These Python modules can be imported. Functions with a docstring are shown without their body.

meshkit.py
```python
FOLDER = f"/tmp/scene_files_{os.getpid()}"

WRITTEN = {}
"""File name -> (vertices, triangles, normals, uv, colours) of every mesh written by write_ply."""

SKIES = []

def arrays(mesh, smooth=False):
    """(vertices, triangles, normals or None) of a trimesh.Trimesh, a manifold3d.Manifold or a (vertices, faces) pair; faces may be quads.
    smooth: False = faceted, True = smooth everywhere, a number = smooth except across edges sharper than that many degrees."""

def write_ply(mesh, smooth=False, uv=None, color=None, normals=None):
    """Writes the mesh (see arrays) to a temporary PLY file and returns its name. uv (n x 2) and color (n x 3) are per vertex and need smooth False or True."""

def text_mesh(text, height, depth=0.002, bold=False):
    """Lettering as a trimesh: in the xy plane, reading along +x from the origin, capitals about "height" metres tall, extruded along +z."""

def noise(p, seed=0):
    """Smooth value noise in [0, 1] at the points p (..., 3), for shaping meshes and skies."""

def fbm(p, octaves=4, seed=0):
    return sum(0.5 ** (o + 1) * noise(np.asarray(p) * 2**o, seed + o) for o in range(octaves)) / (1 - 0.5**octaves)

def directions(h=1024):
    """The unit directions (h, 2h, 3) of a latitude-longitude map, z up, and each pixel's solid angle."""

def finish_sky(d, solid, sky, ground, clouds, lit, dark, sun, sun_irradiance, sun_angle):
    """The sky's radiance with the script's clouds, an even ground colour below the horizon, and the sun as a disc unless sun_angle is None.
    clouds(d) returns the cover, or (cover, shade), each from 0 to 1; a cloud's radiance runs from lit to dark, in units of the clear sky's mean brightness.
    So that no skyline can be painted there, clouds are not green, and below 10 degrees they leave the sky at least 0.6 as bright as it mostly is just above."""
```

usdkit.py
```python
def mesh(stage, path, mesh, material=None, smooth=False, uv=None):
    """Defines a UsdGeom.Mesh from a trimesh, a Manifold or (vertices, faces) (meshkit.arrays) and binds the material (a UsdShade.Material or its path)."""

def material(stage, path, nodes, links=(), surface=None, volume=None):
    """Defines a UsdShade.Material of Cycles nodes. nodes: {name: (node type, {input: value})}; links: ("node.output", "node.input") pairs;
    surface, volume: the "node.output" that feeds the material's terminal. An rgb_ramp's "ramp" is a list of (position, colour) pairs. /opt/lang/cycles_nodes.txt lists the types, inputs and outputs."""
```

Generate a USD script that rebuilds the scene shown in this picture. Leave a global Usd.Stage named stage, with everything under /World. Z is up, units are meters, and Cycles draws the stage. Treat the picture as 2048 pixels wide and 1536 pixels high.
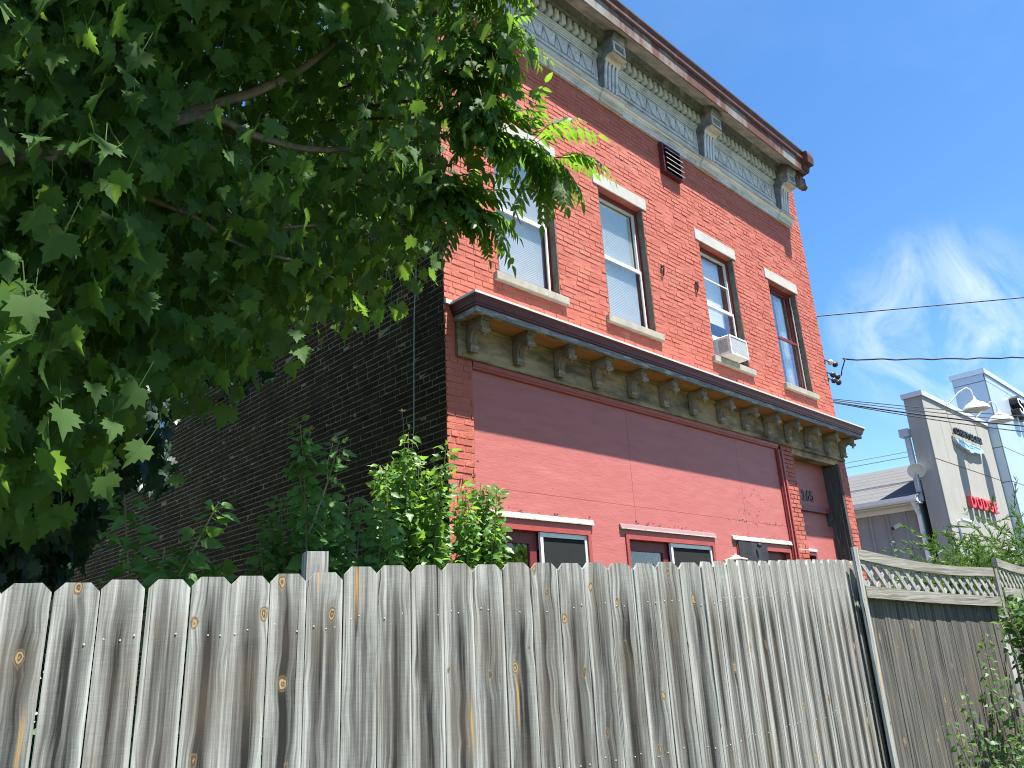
import math, random
import numpy as np
import trimesh
import usdkit, meshkit
from pxr import Usd, UsdGeom, UsdLux, UsdShade, Gf, Sdf, Vt
from shapely.geometry import Polygon, box as sbox
from shapely.ops import unary_union

rng = np.random.default_rng(7)
random.seed(7)
stage = Usd.Stage.CreateInMemory()
UsdGeom.SetStageUpAxis(stage, UsdGeom.Tokens.z)
UsdGeom.SetStageMetersPerUnit(stage, 1.0)
world = UsdGeom.Xform.Define(stage, '/World')
stage.SetDefaultPrim(world.GetPrim())
UsdGeom.Scope.Define(stage, '/World/Looks')

# ------------------------------------------------------------------ camera, sky, sun, exposure
CAM = np.array([0.0, 0.0, 1.5])
YAW, PITCH, ROLL = map(math.radians, (44.437, 18.757, -3.017))
EXPOSURE = 1.7
SUN_TO = np.array([0.34, -1.0, 2.78]); SUN_TO /= np.linalg.norm(SUN_TO)
SUN_INTENSITY, SKY_STRENGTH = 1.25, 0.077

def cam_axes():
    f = np.array([math.sin(YAW) * math.cos(PITCH), math.cos(YAW) * math.cos(PITCH), math.sin(PITCH)])
    r = np.array([math.cos(YAW), -math.sin(YAW), 0.0])
    u = np.cross(r, f)
    return r * math.cos(ROLL) + u * math.sin(ROLL), -r * math.sin(ROLL) + u * math.cos(ROLL), f
_r, _u, _f = cam_axes()
cam = UsdGeom.Camera.Define(stage, '/World/camera')
cam.CreateHorizontalApertureAttr(36.0); cam.CreateVerticalApertureAttr(27.0)
cam.CreateFocalLengthAttr(36.0 * 1538 / 2048)
cam.CreateClippingRangeAttr(Gf.Vec2f(0.05, 2000))
cam.CreateExposureAttr(EXPOSURE)
m = Gf.Matrix4d(1)
for i, row in enumerate((_r, _u, -_f, CAM)):
    m.SetRow(i, Gf.Vec4d(*map(float, row), 1.0 if i == 3 else 0.0))
cam.AddTransformOp().Set(m)

sun_elev = math.asin(SUN_TO[2]); sun_rot = math.atan2(SUN_TO[0], SUN_TO[1])
CLOUD = np.array([0.911, 0.235, 0.315]); CLOUD /= np.linalg.norm(CLOUD)
sky_mat = usdkit.material(stage, '/World/Looks/sky_light', {
    'sky': ('sky_texture', {'sky_type': 'single_scattering', 'sun_disc': False, 'sun_elevation': sun_elev, 'sun_rotation': sun_rot, 'altitude': 100.0, 'air_density': 1.0, 'aerosol_density': 0.6, 'ozone_density': 2.2}),
    'tc': ('texture_coordinate', {}),
    'map': ('mapping', {'rotation': (0.35, 0.5, 0.9), 'scale': (3.0, 13.0, 8.0)}),
    'n': ('noise_texture', {'scale': 1.2, 'detail': 8.0, 'roughness': 0.62, 'distortion': 0.6}),
    'nr': ('map_range', {'from_min': 0.38, 'from_max': 0.85, 'to_min': 0.0, 'to_max': 1.0, 'clamp': True}),
    # the one patch of thin cloud stands round the direction CLOUD
    'nm': ('normal', {'direction': tuple(CLOUD)}),
    'dm': ('map_range', {'from_min': 0.9920, 'from_max': 1.0, 'to_min': 0.0, 'to_max': 1.0, 'clamp': True}),
    'mul': ('math', {'math_type': 'multiply'}),
    'thin': ('mapping', {'scale': (2.0, 5.0, 9.0)}),
    'n2': ('noise_texture', {'scale': 1.0, 'detail': 6.0}),
    'n2r': ('map_range', {'from_min': 0.5, 'from_max': 0.95, 'to_min': 0.0, 'to_max': 0.06, 'clamp': True}),
    'add': ('math', {'math_type': 'maximum'}),
    'mix': ('mix_color', {'b': (5.2, 5.6, 6.1)}),
    'hsv': ('hsv', {'saturation': 1.28, 'value': 1.0}),
    'bg': ('background_shader', {'strength': SKY_STRENGTH})},
    [('tc.generated', 'map.vector'), ('map.vector', 'n.vector'), ('n.fac', 'nr.value'),
     ('tc.generated', 'nm.normal'), ('nm.dot', 'dm.value'), ('nr.result', 'mul.value1'), ('dm.result', 'mul.value2'),
     ('tc.generated', 'thin.vector'), ('thin.vector', 'n2.vector'), ('n2.fac', 'n2r.value'), ('n2r.result', 'add.value1'), ('mul.value', 'add.value2'),
     ('sky.color', 'hsv.color'), ('hsv.color', 'mix.a'), ('add.value', 'mix.fac'), ('mix.result', 'bg.color')], surface='bg.background')
dome = UsdLux.DomeLight.Define(stage, '/World/sky')
dome.GetPrim().SetCustomDataByKey('kind', 'structure')
dome.GetPrim().SetCustomDataByKey('label', 'deep blue summer sky with one wisp of thin cloud')
UsdShade.MaterialBindingAPI.Apply(dome.GetPrim()).Bind(sky_mat)
sun = UsdLux.DistantLight.Define(stage, '/World/sun')
sun.CreateIntensityAttr(SUN_INTENSITY); sun.CreateAngleAttr(0.53); sun.CreateNormalizeAttr(True)
sun.CreateColorAttr(Gf.Vec3f(1.0, 0.965, 0.90))
zz = SUN_TO; xx = np.cross([0, 0, 1], zz); xx /= np.linalg.norm(xx); yy = np.cross(zz, xx)
m = Gf.Matrix4d(1)
for i, row in enumerate((xx, yy, zz)):
    m.SetRow(i, Gf.Vec4d(*map(float, row), 0.0))
sun.AddTransformOp().Set(m)

# ------------------------------------------------------------------ materials
MATS = {}
def mat(name, nodes, links, surface='p.BSDF'):
    MATS[name] = usdkit.material(stage, '/World/Looks/' + name, nodes, links, surface=surface)
    return MATS[name]

def noisy(name, c1, c2, scale=6.0, rough=0.7, stretch=(1, 1, 1), stain=None, stain_scale=1.5, stain_lo=0.5, stain_hi=0.75, stain_amt=0.8, bump=0.3, bump_scale=60.0, bump_dist=0.004, island=0.0, metallic=0.0, spec=0.3, fine=None, stain_stretch=None):
    """Two-tone procedural paint or stone, with an optional stain of its own colour, grain relief and per-piece variation."""
    n = {'g': ('geometry', {}), 'mp': ('mapping', {'scale': stretch}), 'n': ('noise_texture', {'scale': scale, 'detail': 6.0, 'roughness': 0.62}),
         'r': ('rgb_ramp', {'ramp': [(0.3, c1), (0.7, c2)]}),
         'bn': ('noise_texture', {'scale': bump_scale, 'detail': 4.0}), 'b': ('bump', {'strength': bump, 'distance': bump_dist}),
         'p': ('principled_bsdf', {'roughness': rough, 'metallic': metallic, 'specular_ior_level': spec})}
    l = [('g.position', 'mp.vector'), ('mp.vector', 'n.vector'), ('n.fac', 'r.fac'), ('mp.vector', 'bn.vector'), ('bn.fac', 'b.height'), ('b.normal', 'p.normal')]
    cur = 'r.color'
    if stain is not None:
        n['sm'] = ('mapping', {'scale': stain_stretch or stretch, 'location': (3.1, 1.7, 5.3)})
        n['sn'] = ('noise_texture', {'scale': stain_scale, 'detail': 7.0, 'roughness': 0.66})
        n['sr'] = ('map_range', {'from_min': stain_lo, 'from_max': stain_hi, 'to_min': 0.0, 'to_max': stain_amt, 'clamp': True})
        n['sx'] = ('mix_color', {'b': stain})
        l += [('g.position', 'sm.vector'), ('sm.vector', 'sn.vector'), ('sn.fac', 'sr.value'), (cur, 'sx.a'), ('sr.result', 'sx.fac')]
        cur = 'sx.result'
    if fine is not None:
        n['fn'] = ('noise_texture', {'scale': fine[0], 'detail': 3.0})
        n['fr'] = ('map_range', {'from_min': fine[1], 'from_max': fine[1] + 0.06, 'to_min': 0.0, 'to_max': 0.85, 'clamp': True})
        n['fx'] = ('mix_color', {'b': fine[2]})
        l += [('mp.vector', 'fn.vector'), ('fn.fac', 'fr.value'), (cur, 'fx.a'), ('fr.result', 'fx.fac')]
        cur = 'fx.result'
    if island:
        n['iv'] = ('map_range', {'to_min': 1 - island, 'to_max': 1 + island})
        n['hs'] = ('hsv', {})
        l += [('g.random_per_island', 'iv.value'), (cur, 'hs.color'), ('iv.result', 'hs.value')]
        cur = 'hs.color'
    l.append((cur, 'p.base_color'))
    return mat(name, n, l)

def plain(name, c, rough=0.5, metallic=0.0, spec=0.5):
    return noisy(name, tuple(v * 0.94 for v in c), tuple(min(1, v * 1.05) for v in c), scale=9, rough=rough, metallic=metallic, spec=spec, bump=0.05)

RED1, RED2 = (0.37, 0.094, 0.064), (0.47, 0.135, 0.096)
noisy('red_painted_brick', RED1, RED2, scale=5, rough=0.65, spec=0.2, island=0.075, stain=(0.47, 0.165, 0.12), stain_scale=1.6, stain_lo=0.52, stain_hi=0.72, stain_amt=0.5, bump=0.55, bump_scale=42, bump_dist=0.008)
noisy('red_painted_mortar', (0.37, 0.092, 0.062), (0.46, 0.135, 0.095), scale=9, rough=0.7, stain=(0.54, 0.24, 0.19), stain_scale=5, stain_lo=0.58, stain_hi=0.7, stain_amt=0.7, bump=0.7, bump_scale=60, bump_dist=0.008)
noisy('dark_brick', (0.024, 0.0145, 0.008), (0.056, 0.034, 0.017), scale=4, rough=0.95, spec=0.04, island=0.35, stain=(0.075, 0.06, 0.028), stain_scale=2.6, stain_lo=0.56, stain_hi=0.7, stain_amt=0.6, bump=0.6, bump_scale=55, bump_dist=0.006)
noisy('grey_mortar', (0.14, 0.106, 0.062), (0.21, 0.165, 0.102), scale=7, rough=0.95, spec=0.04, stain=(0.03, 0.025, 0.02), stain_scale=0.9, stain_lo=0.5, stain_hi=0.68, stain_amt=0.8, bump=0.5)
noisy('limestone', (0.34, 0.325, 0.30), (0.44, 0.42, 0.39), scale=7, rough=0.8, stain=(0.40, 0.33, 0.29), stain_scale=3, stain_lo=0.5, stain_hi=0.75, stain_amt=0.7, bump=0.5, bump_scale=70)
noisy('limestone_sill', (0.25, 0.23, 0.19), (0.35, 0.325, 0.275), scale=8, rough=0.85, stain=(0.20, 0.18, 0.15), stain_scale=4, stain_lo=0.5, stain_hi=0.7, stain_amt=0.7, bump=0.5, bump_scale=70)
noisy('pink_plywood', (0.37, 0.108, 0.095), (0.43, 0.133, 0.118), scale=3.0, stretch=(1.0, 1, 5.0), rough=0.5, stain=(0.52, 0.20, 0.16), stain_scale=1.2, stain_lo=0.55, stain_hi=0.8, stain_amt=0.4, bump=0.35, bump_scale=11, bump_dist=0.005, fine=(22, 0.705, (0.14, 0.05, 0.045)))
noisy('maroon_paint', (0.070, 0.013, 0.015), (0.105, 0.020, 0.022), scale=6, stretch=(0.3, 1, 1), rough=0.38, stain=(0.16, 0.07, 0.07), stain_scale=3, stain_lo=0.58, stain_hi=0.75, stain_amt=0.5, bump=0.3)
noisy('red_trim_paint', (0.30, 0.055, 0.048), (0.36, 0.075, 0.062), scale=6, rough=0.42, bump=0.3, stain=(0.2, 0.05, 0.05), stain_scale=4, stain_amt=0.4)
noisy('dark_red_trim', (0.145, 0.022, 0.026), (0.19, 0.034, 0.036), scale=6, rough=0.4, bump=0.3)
noisy('weathered_frieze', (0.30, 0.20, 0.115), (0.45, 0.325, 0.20), scale=4, stretch=(0.5, 1, 4), rough=0.85, stain=(0.06, 0.052, 0.045), stain_scale=1.9, stain_lo=0.42, stain_hi=0.64, stain_amt=0.85, stain_stretch=(1.0, 1, 2.6), bump=0.7, bump_scale=30)
noisy('weathered_bracket', (0.155, 0.115, 0.08), (0.28, 0.22, 0.16), scale=10, rough=0.85, stain=(0.10, 0.075, 0.06), stain_scale=3.5, stain_lo=0.5, stain_hi=0.68, stain_amt=0.75, bump=0.8, bump_scale=60)
noisy('soffit_board', (0.30, 0.13, 0.05), (0.42, 0.195, 0.085), scale=5, stretch=(0.4, 4, 1), rough=0.75, stain=(0.12, 0.05, 0.02), stain_scale=2, stain_amt=0.6, bump=0.4)
noisy('peeling_fascia', (0.10, 0.095, 0.10), (0.24, 0.23, 0.23), scale=8, stretch=(0.5, 1, 3), rough=0.75, stain=(0.40, 0.37, 0.34), stain_scale=9, stain_lo=0.52, stain_hi=0.6, stain_amt=0.8, bump=0.8)
noisy('dark_rotten_wood', (0.03, 0.028, 0.025), (0.085, 0.08, 0.07), scale=5, stretch=(6, 6, 0.6), rough=0.9, stain=(0.17, 0.165, 0.15), stain_scale=5, stain_lo=0.58, stain_hi=0.7, stain_amt=0.7, bump=0.9, bump_scale=30)
noisy('cornice_metal', (0.50, 0.485, 0.515), (0.66, 0.64, 0.67), scale=4, rough=0.55, stain=(0.20, 0.19, 0.18), stain_scale=5, stain_lo=0.50, stain_hi=0.70, stain_amt=0.65, bump=0.3, fine=(5.0, 0.70, (0.25, 0.16, 0.09)))
noisy('cornice_cream', (0.46, 0.415, 0.36), (0.60, 0.55, 0.49), scale=6, stretch=(0.4, 1, 2), rough=0.6, stain=(0.25, 0.2, 0.15), stain_scale=3.5, stain_lo=0.5, stain_hi=0.66, stain_amt=0.7, bump=0.3, fine=(6.0, 0.7, (0.17, 0.08, 0.03)))
noisy('cornice_shaded_dirty', (0.085, 0.085, 0.085), (0.19, 0.19, 0.188), scale=7, rough=0.75, stain=(0.36, 0.34, 0.30), stain_scale=4.5, stain_lo=0.52, stain_hi=0.66, stain_amt=0.6, bump=0.5)  # dirty metal, darkened further to paint shade between frets, dentils and flutes
noisy('cornice_soffit', (0.26, 0.25, 0.225), (0.46, 0.44, 0.39), scale=6, rough=0.8, stain=(0.64, 0.58, 0.47), stain_scale=2.8, stain_lo=0.46, stain_hi=0.66, stain_amt=0.8, bump=0.5)
noisy('rusty_metal', (0.055, 0.018, 0.013), (0.15, 0.045, 0.022), scale=5, stretch=(1, 1, 0.5), rough=0.7, stain=(0.22, 0.225, 0.215), stain_scale=1.1, stain_lo=0.50, stain_hi=0.60, stain_amt=0.85, stain_stretch=(1, 1, 0.3), bump=0.5, fine=(7.0, 0.66, (0.30, 0.14, 0.05)))
noisy('rust_gutter', (0.045, 0.016, 0.012), (0.10, 0.032, 0.02), scale=6, rough=0.65, stain=(0.2, 0.09, 0.04), stain_scale=5, stain_lo=0.58, stain_hi=0.68, stain_amt=0.6, bump=0.5)
plain('white_vinyl', (0.60, 0.60, 0.585), 0.4)
noisy('old_white_paint', (0.40, 0.385, 0.34), (0.55, 0.53, 0.48), scale=10, rough=0.7, stain=(0.25, 0.23, 0.19), stain_scale=8, stain_lo=0.5, stain_hi=0.62, stain_amt=0.8, bump=0.7)
plain('aluminium', (0.66, 0.66, 0.65), 0.35, 0.2)
plain('flashing', (0.50, 0.50, 0.47), 0.5, 0.1)
plain('blind_white', (0.80, 0.82, 0.82), 0.6)
plain('curtain_white', (0.70, 0.72, 0.72), 0.9)
plain('curtain_grey', (0.22, 0.23, 0.23), 0.9)
plain('interior_dark', (0.03, 0.03, 0.03), 0.9)
plain('black_roofing', (0.03, 0.03, 0.03), 0.8)
plain('black_plastic', (0.018, 0.018, 0.02), 0.45)
plain('cable_black', (0.025, 0.025, 0.03), 0.55)
plain('cable_white', (0.5, 0.49, 0.45), 0.6)
plain('iron', (0.05, 0.028, 0.024), 0.7)
plain('screen_mesh', (0.028, 0.029, 0.030), 0.9, spec=0.05); plain('purple_grey_paint', (0.27, 0.155, 0.16), 0.7)
noisy('black_tarp', (0.028, 0.028, 0.031), (0.045, 0.045, 0.05), scale=8, rough=0.55, bump=0.4, bump_scale=14, bump_dist=0.01, spec=0.15)
noisy('reveal_brick', (0.085, 0.075, 0.06), (0.15, 0.13, 0.105), scale=9, rough=0.9, bump=0.8, bump_scale=40, bump_dist=0.01)
noisy('bronze_lamp', (0.28, 0.25, 0.21), (0.38, 0.34, 0.29), scale=9, rough=0.5, bump=0.1)
mat('glass', {'t': ('transparent_bsdf', {'color': (0.985, 0.995, 0.995)}), 'gl': ('glossy_bsdf', {'roughness': 0.015, 'color': (1, 1, 1)}), 'lw': ('layer_weight', {'blend': 0.5}), 'pw': ('math', {'math_type': 'power', 'value2': 3.2}), 'ma': ('math', {'math_type': 'multiply_add', 'value2': 0.9, 'value3': 0.045}), 'm': ('mix_closure', {})},
    [('lw.facing', 'pw.value1'), ('pw.value', 'ma.value1'), ('ma.value', 'm.fac'), ('t.BSDF', 'm.closure1'), ('gl.BSDF', 'm.closure2')], surface='m.closure')
# dealership
noisy('stucco', (0.295, 0.285, 0.255), (0.35, 0.34, 0.305), scale=2.5, stretch=(2, 2, 0.6), rough=0.9, stain=(0.25, 0.24, 0.21), stain_scale=1.4, stain_amt=0.5, bump=0.35, bump_scale=40)
noisy('blue_panel', (0.40, 0.475, 0.53), (0.44, 0.51, 0.565), scale=1.0, rough=0.32, metallic=0.25, bump=0.02)
plain('pale_coping', (0.55, 0.60, 0.64), 0.35, 0.2)
noisy('shingle', (0.085, 0.085, 0.085), (0.125, 0.125, 0.125), scale=30, rough=0.95, bump=0.5, stain=(0.15, 0.15, 0.15), stain_scale=2, stain_amt=0.4)
noisy('grey_siding', (0.24, 0.25, 0.25), (0.29, 0.30, 0.30), scale=3, rough=0.7, bump=0.1)
plain('white_trim', (0.70, 0.71, 0.70), 0.5)
plain('letter_black', (0.02, 0.02, 0.022), 0.4)
plain('letter_white', (0.75, 0.75, 0.76), 0.4)
plain('letter_red', (0.55, 0.03, 0.04), 0.4)
plain('badge_blue', (0.45, 0.58, 0.66), 0.3, 0.3)
plain('badge_line', (0.12, 0.25, 0.33), 0.4)
plain('joint_dark', (0.05, 0.055, 0.055), 0.9)
noisy('clapboard', (0.46, 0.42, 0.36), (0.56, 0.52, 0.45), scale=3, rough=0.7, bump=0.1)
# bark, ground
noisy('maple_bark', (0.075, 0.055, 0.04), (0.17, 0.12, 0.085), scale=14, stretch=(1, 1, 0.4), rough=0.9, bump=0.8, bump_scale=40)
noisy('green_stem', (0.10, 0.12, 0.05), (0.17, 0.16, 0.08), scale=20, rough=0.7)
noisy('dry_stem', (0.17, 0.12, 0.08), (0.30, 0.24, 0.17), scale=30, rough=0.8)
noisy('ground_soil', (0.045, 0.06, 0.02), (0.12, 0.11, 0.06), scale=1.3, rough=1.0, stain=(0.05, 0.085, 0.022), stain_scale=0.6, stain_lo=0.4, stain_hi=0.6, stain_amt=0.9, bump=1.0, bump_scale=25, bump_dist=0.03)
noisy('asphalt', (0.045, 0.045, 0.045), (0.06, 0.06, 0.06), scale=30, rough=0.95, bump=0.5)

def leaf_mat(name, dark, light, trans, spec=0.35, rough=0.42, mix=0.42):
    mat(name, {'g': ('geometry', {}), 'n': ('noise_texture', {'scale': 2.3, 'detail': 2.0}), 'a': ('math', {'math_type': 'multiply_add', 'value2': 0.65, 'value3': 0.0}),
               'a2': ('math', {'math_type': 'multiply_add', 'value2': 0.5}),
               'r': ('rgb_ramp', {'ramp': [(0.15, dark), (0.85, light)]}),
               'p': ('principled_bsdf', {'roughness': rough, 'specular_ior_level': spec}), 't': ('translucent_bsdf', {'color': trans}), 'm': ('mix_closure', {'fac': mix})},
        [('g.position', 'n.vector'), ('g.random_per_island', 'a.value1'), ('n.fac', 'a2.value1'), ('a.value', 'a2.value3'), ('a2.value', 'r.fac'), ('r.color', 'p.base_color'), ('p.BSDF', 'm.closure1'), ('t.BSDF', 'm.closure2')], surface='m.closure')
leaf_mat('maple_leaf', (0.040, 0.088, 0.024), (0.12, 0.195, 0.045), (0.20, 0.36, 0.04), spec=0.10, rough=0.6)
leaf_mat('shaded_maple_leaf', (0.014, 0.036, 0.022), (0.028, 0.062, 0.036), (0.05, 0.12, 0.03), mix=0.25)  # maple green darkened in the colour itself to paint deep shade
leaf_mat('compound_leaf', (0.038, 0.085, 0.018), (0.075, 0.15, 0.03), (0.22, 0.42, 0.03), mix=0.45)
leaf_mat('shrub_leaf', (0.07, 0.15, 0.03), (0.14, 0.25, 0.05), (0.28, 0.50, 0.05), mix=0.42)
leaf_mat('sapling_leaf', (0.075, 0.16, 0.045), (0.13, 0.25, 0.07), (0.20, 0.42, 0.06), mix=0.35, spec=0.15)
leaf_mat('vine_leaf', (0.045, 0.10, 0.03), (0.10, 0.19, 0.06), (0.22, 0.36, 0.06), spec=0.15, mix=0.3)
leaf_mat('dry_leaf', (0.12, 0.075, 0.04), (0.28, 0.20, 0.12), (0.25, 0.16, 0.08), mix=0.3)
leaf_mat('juniper_needle', (0.05, 0.115, 0.025), (0.15, 0.25, 0.055), (0.14, 0.26, 0.04), mix=0.28)
leaf_mat('straw', (0.30, 0.27, 0.12), (0.45, 0.42, 0.22), (0.3, 0.3, 0.12), mix=0.3)
leaf_mat('grass_blade', (0.05, 0.10, 0.02), (0.12, 0.18, 0.05), (0.15, 0.25, 0.04), mix=0.3)

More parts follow.
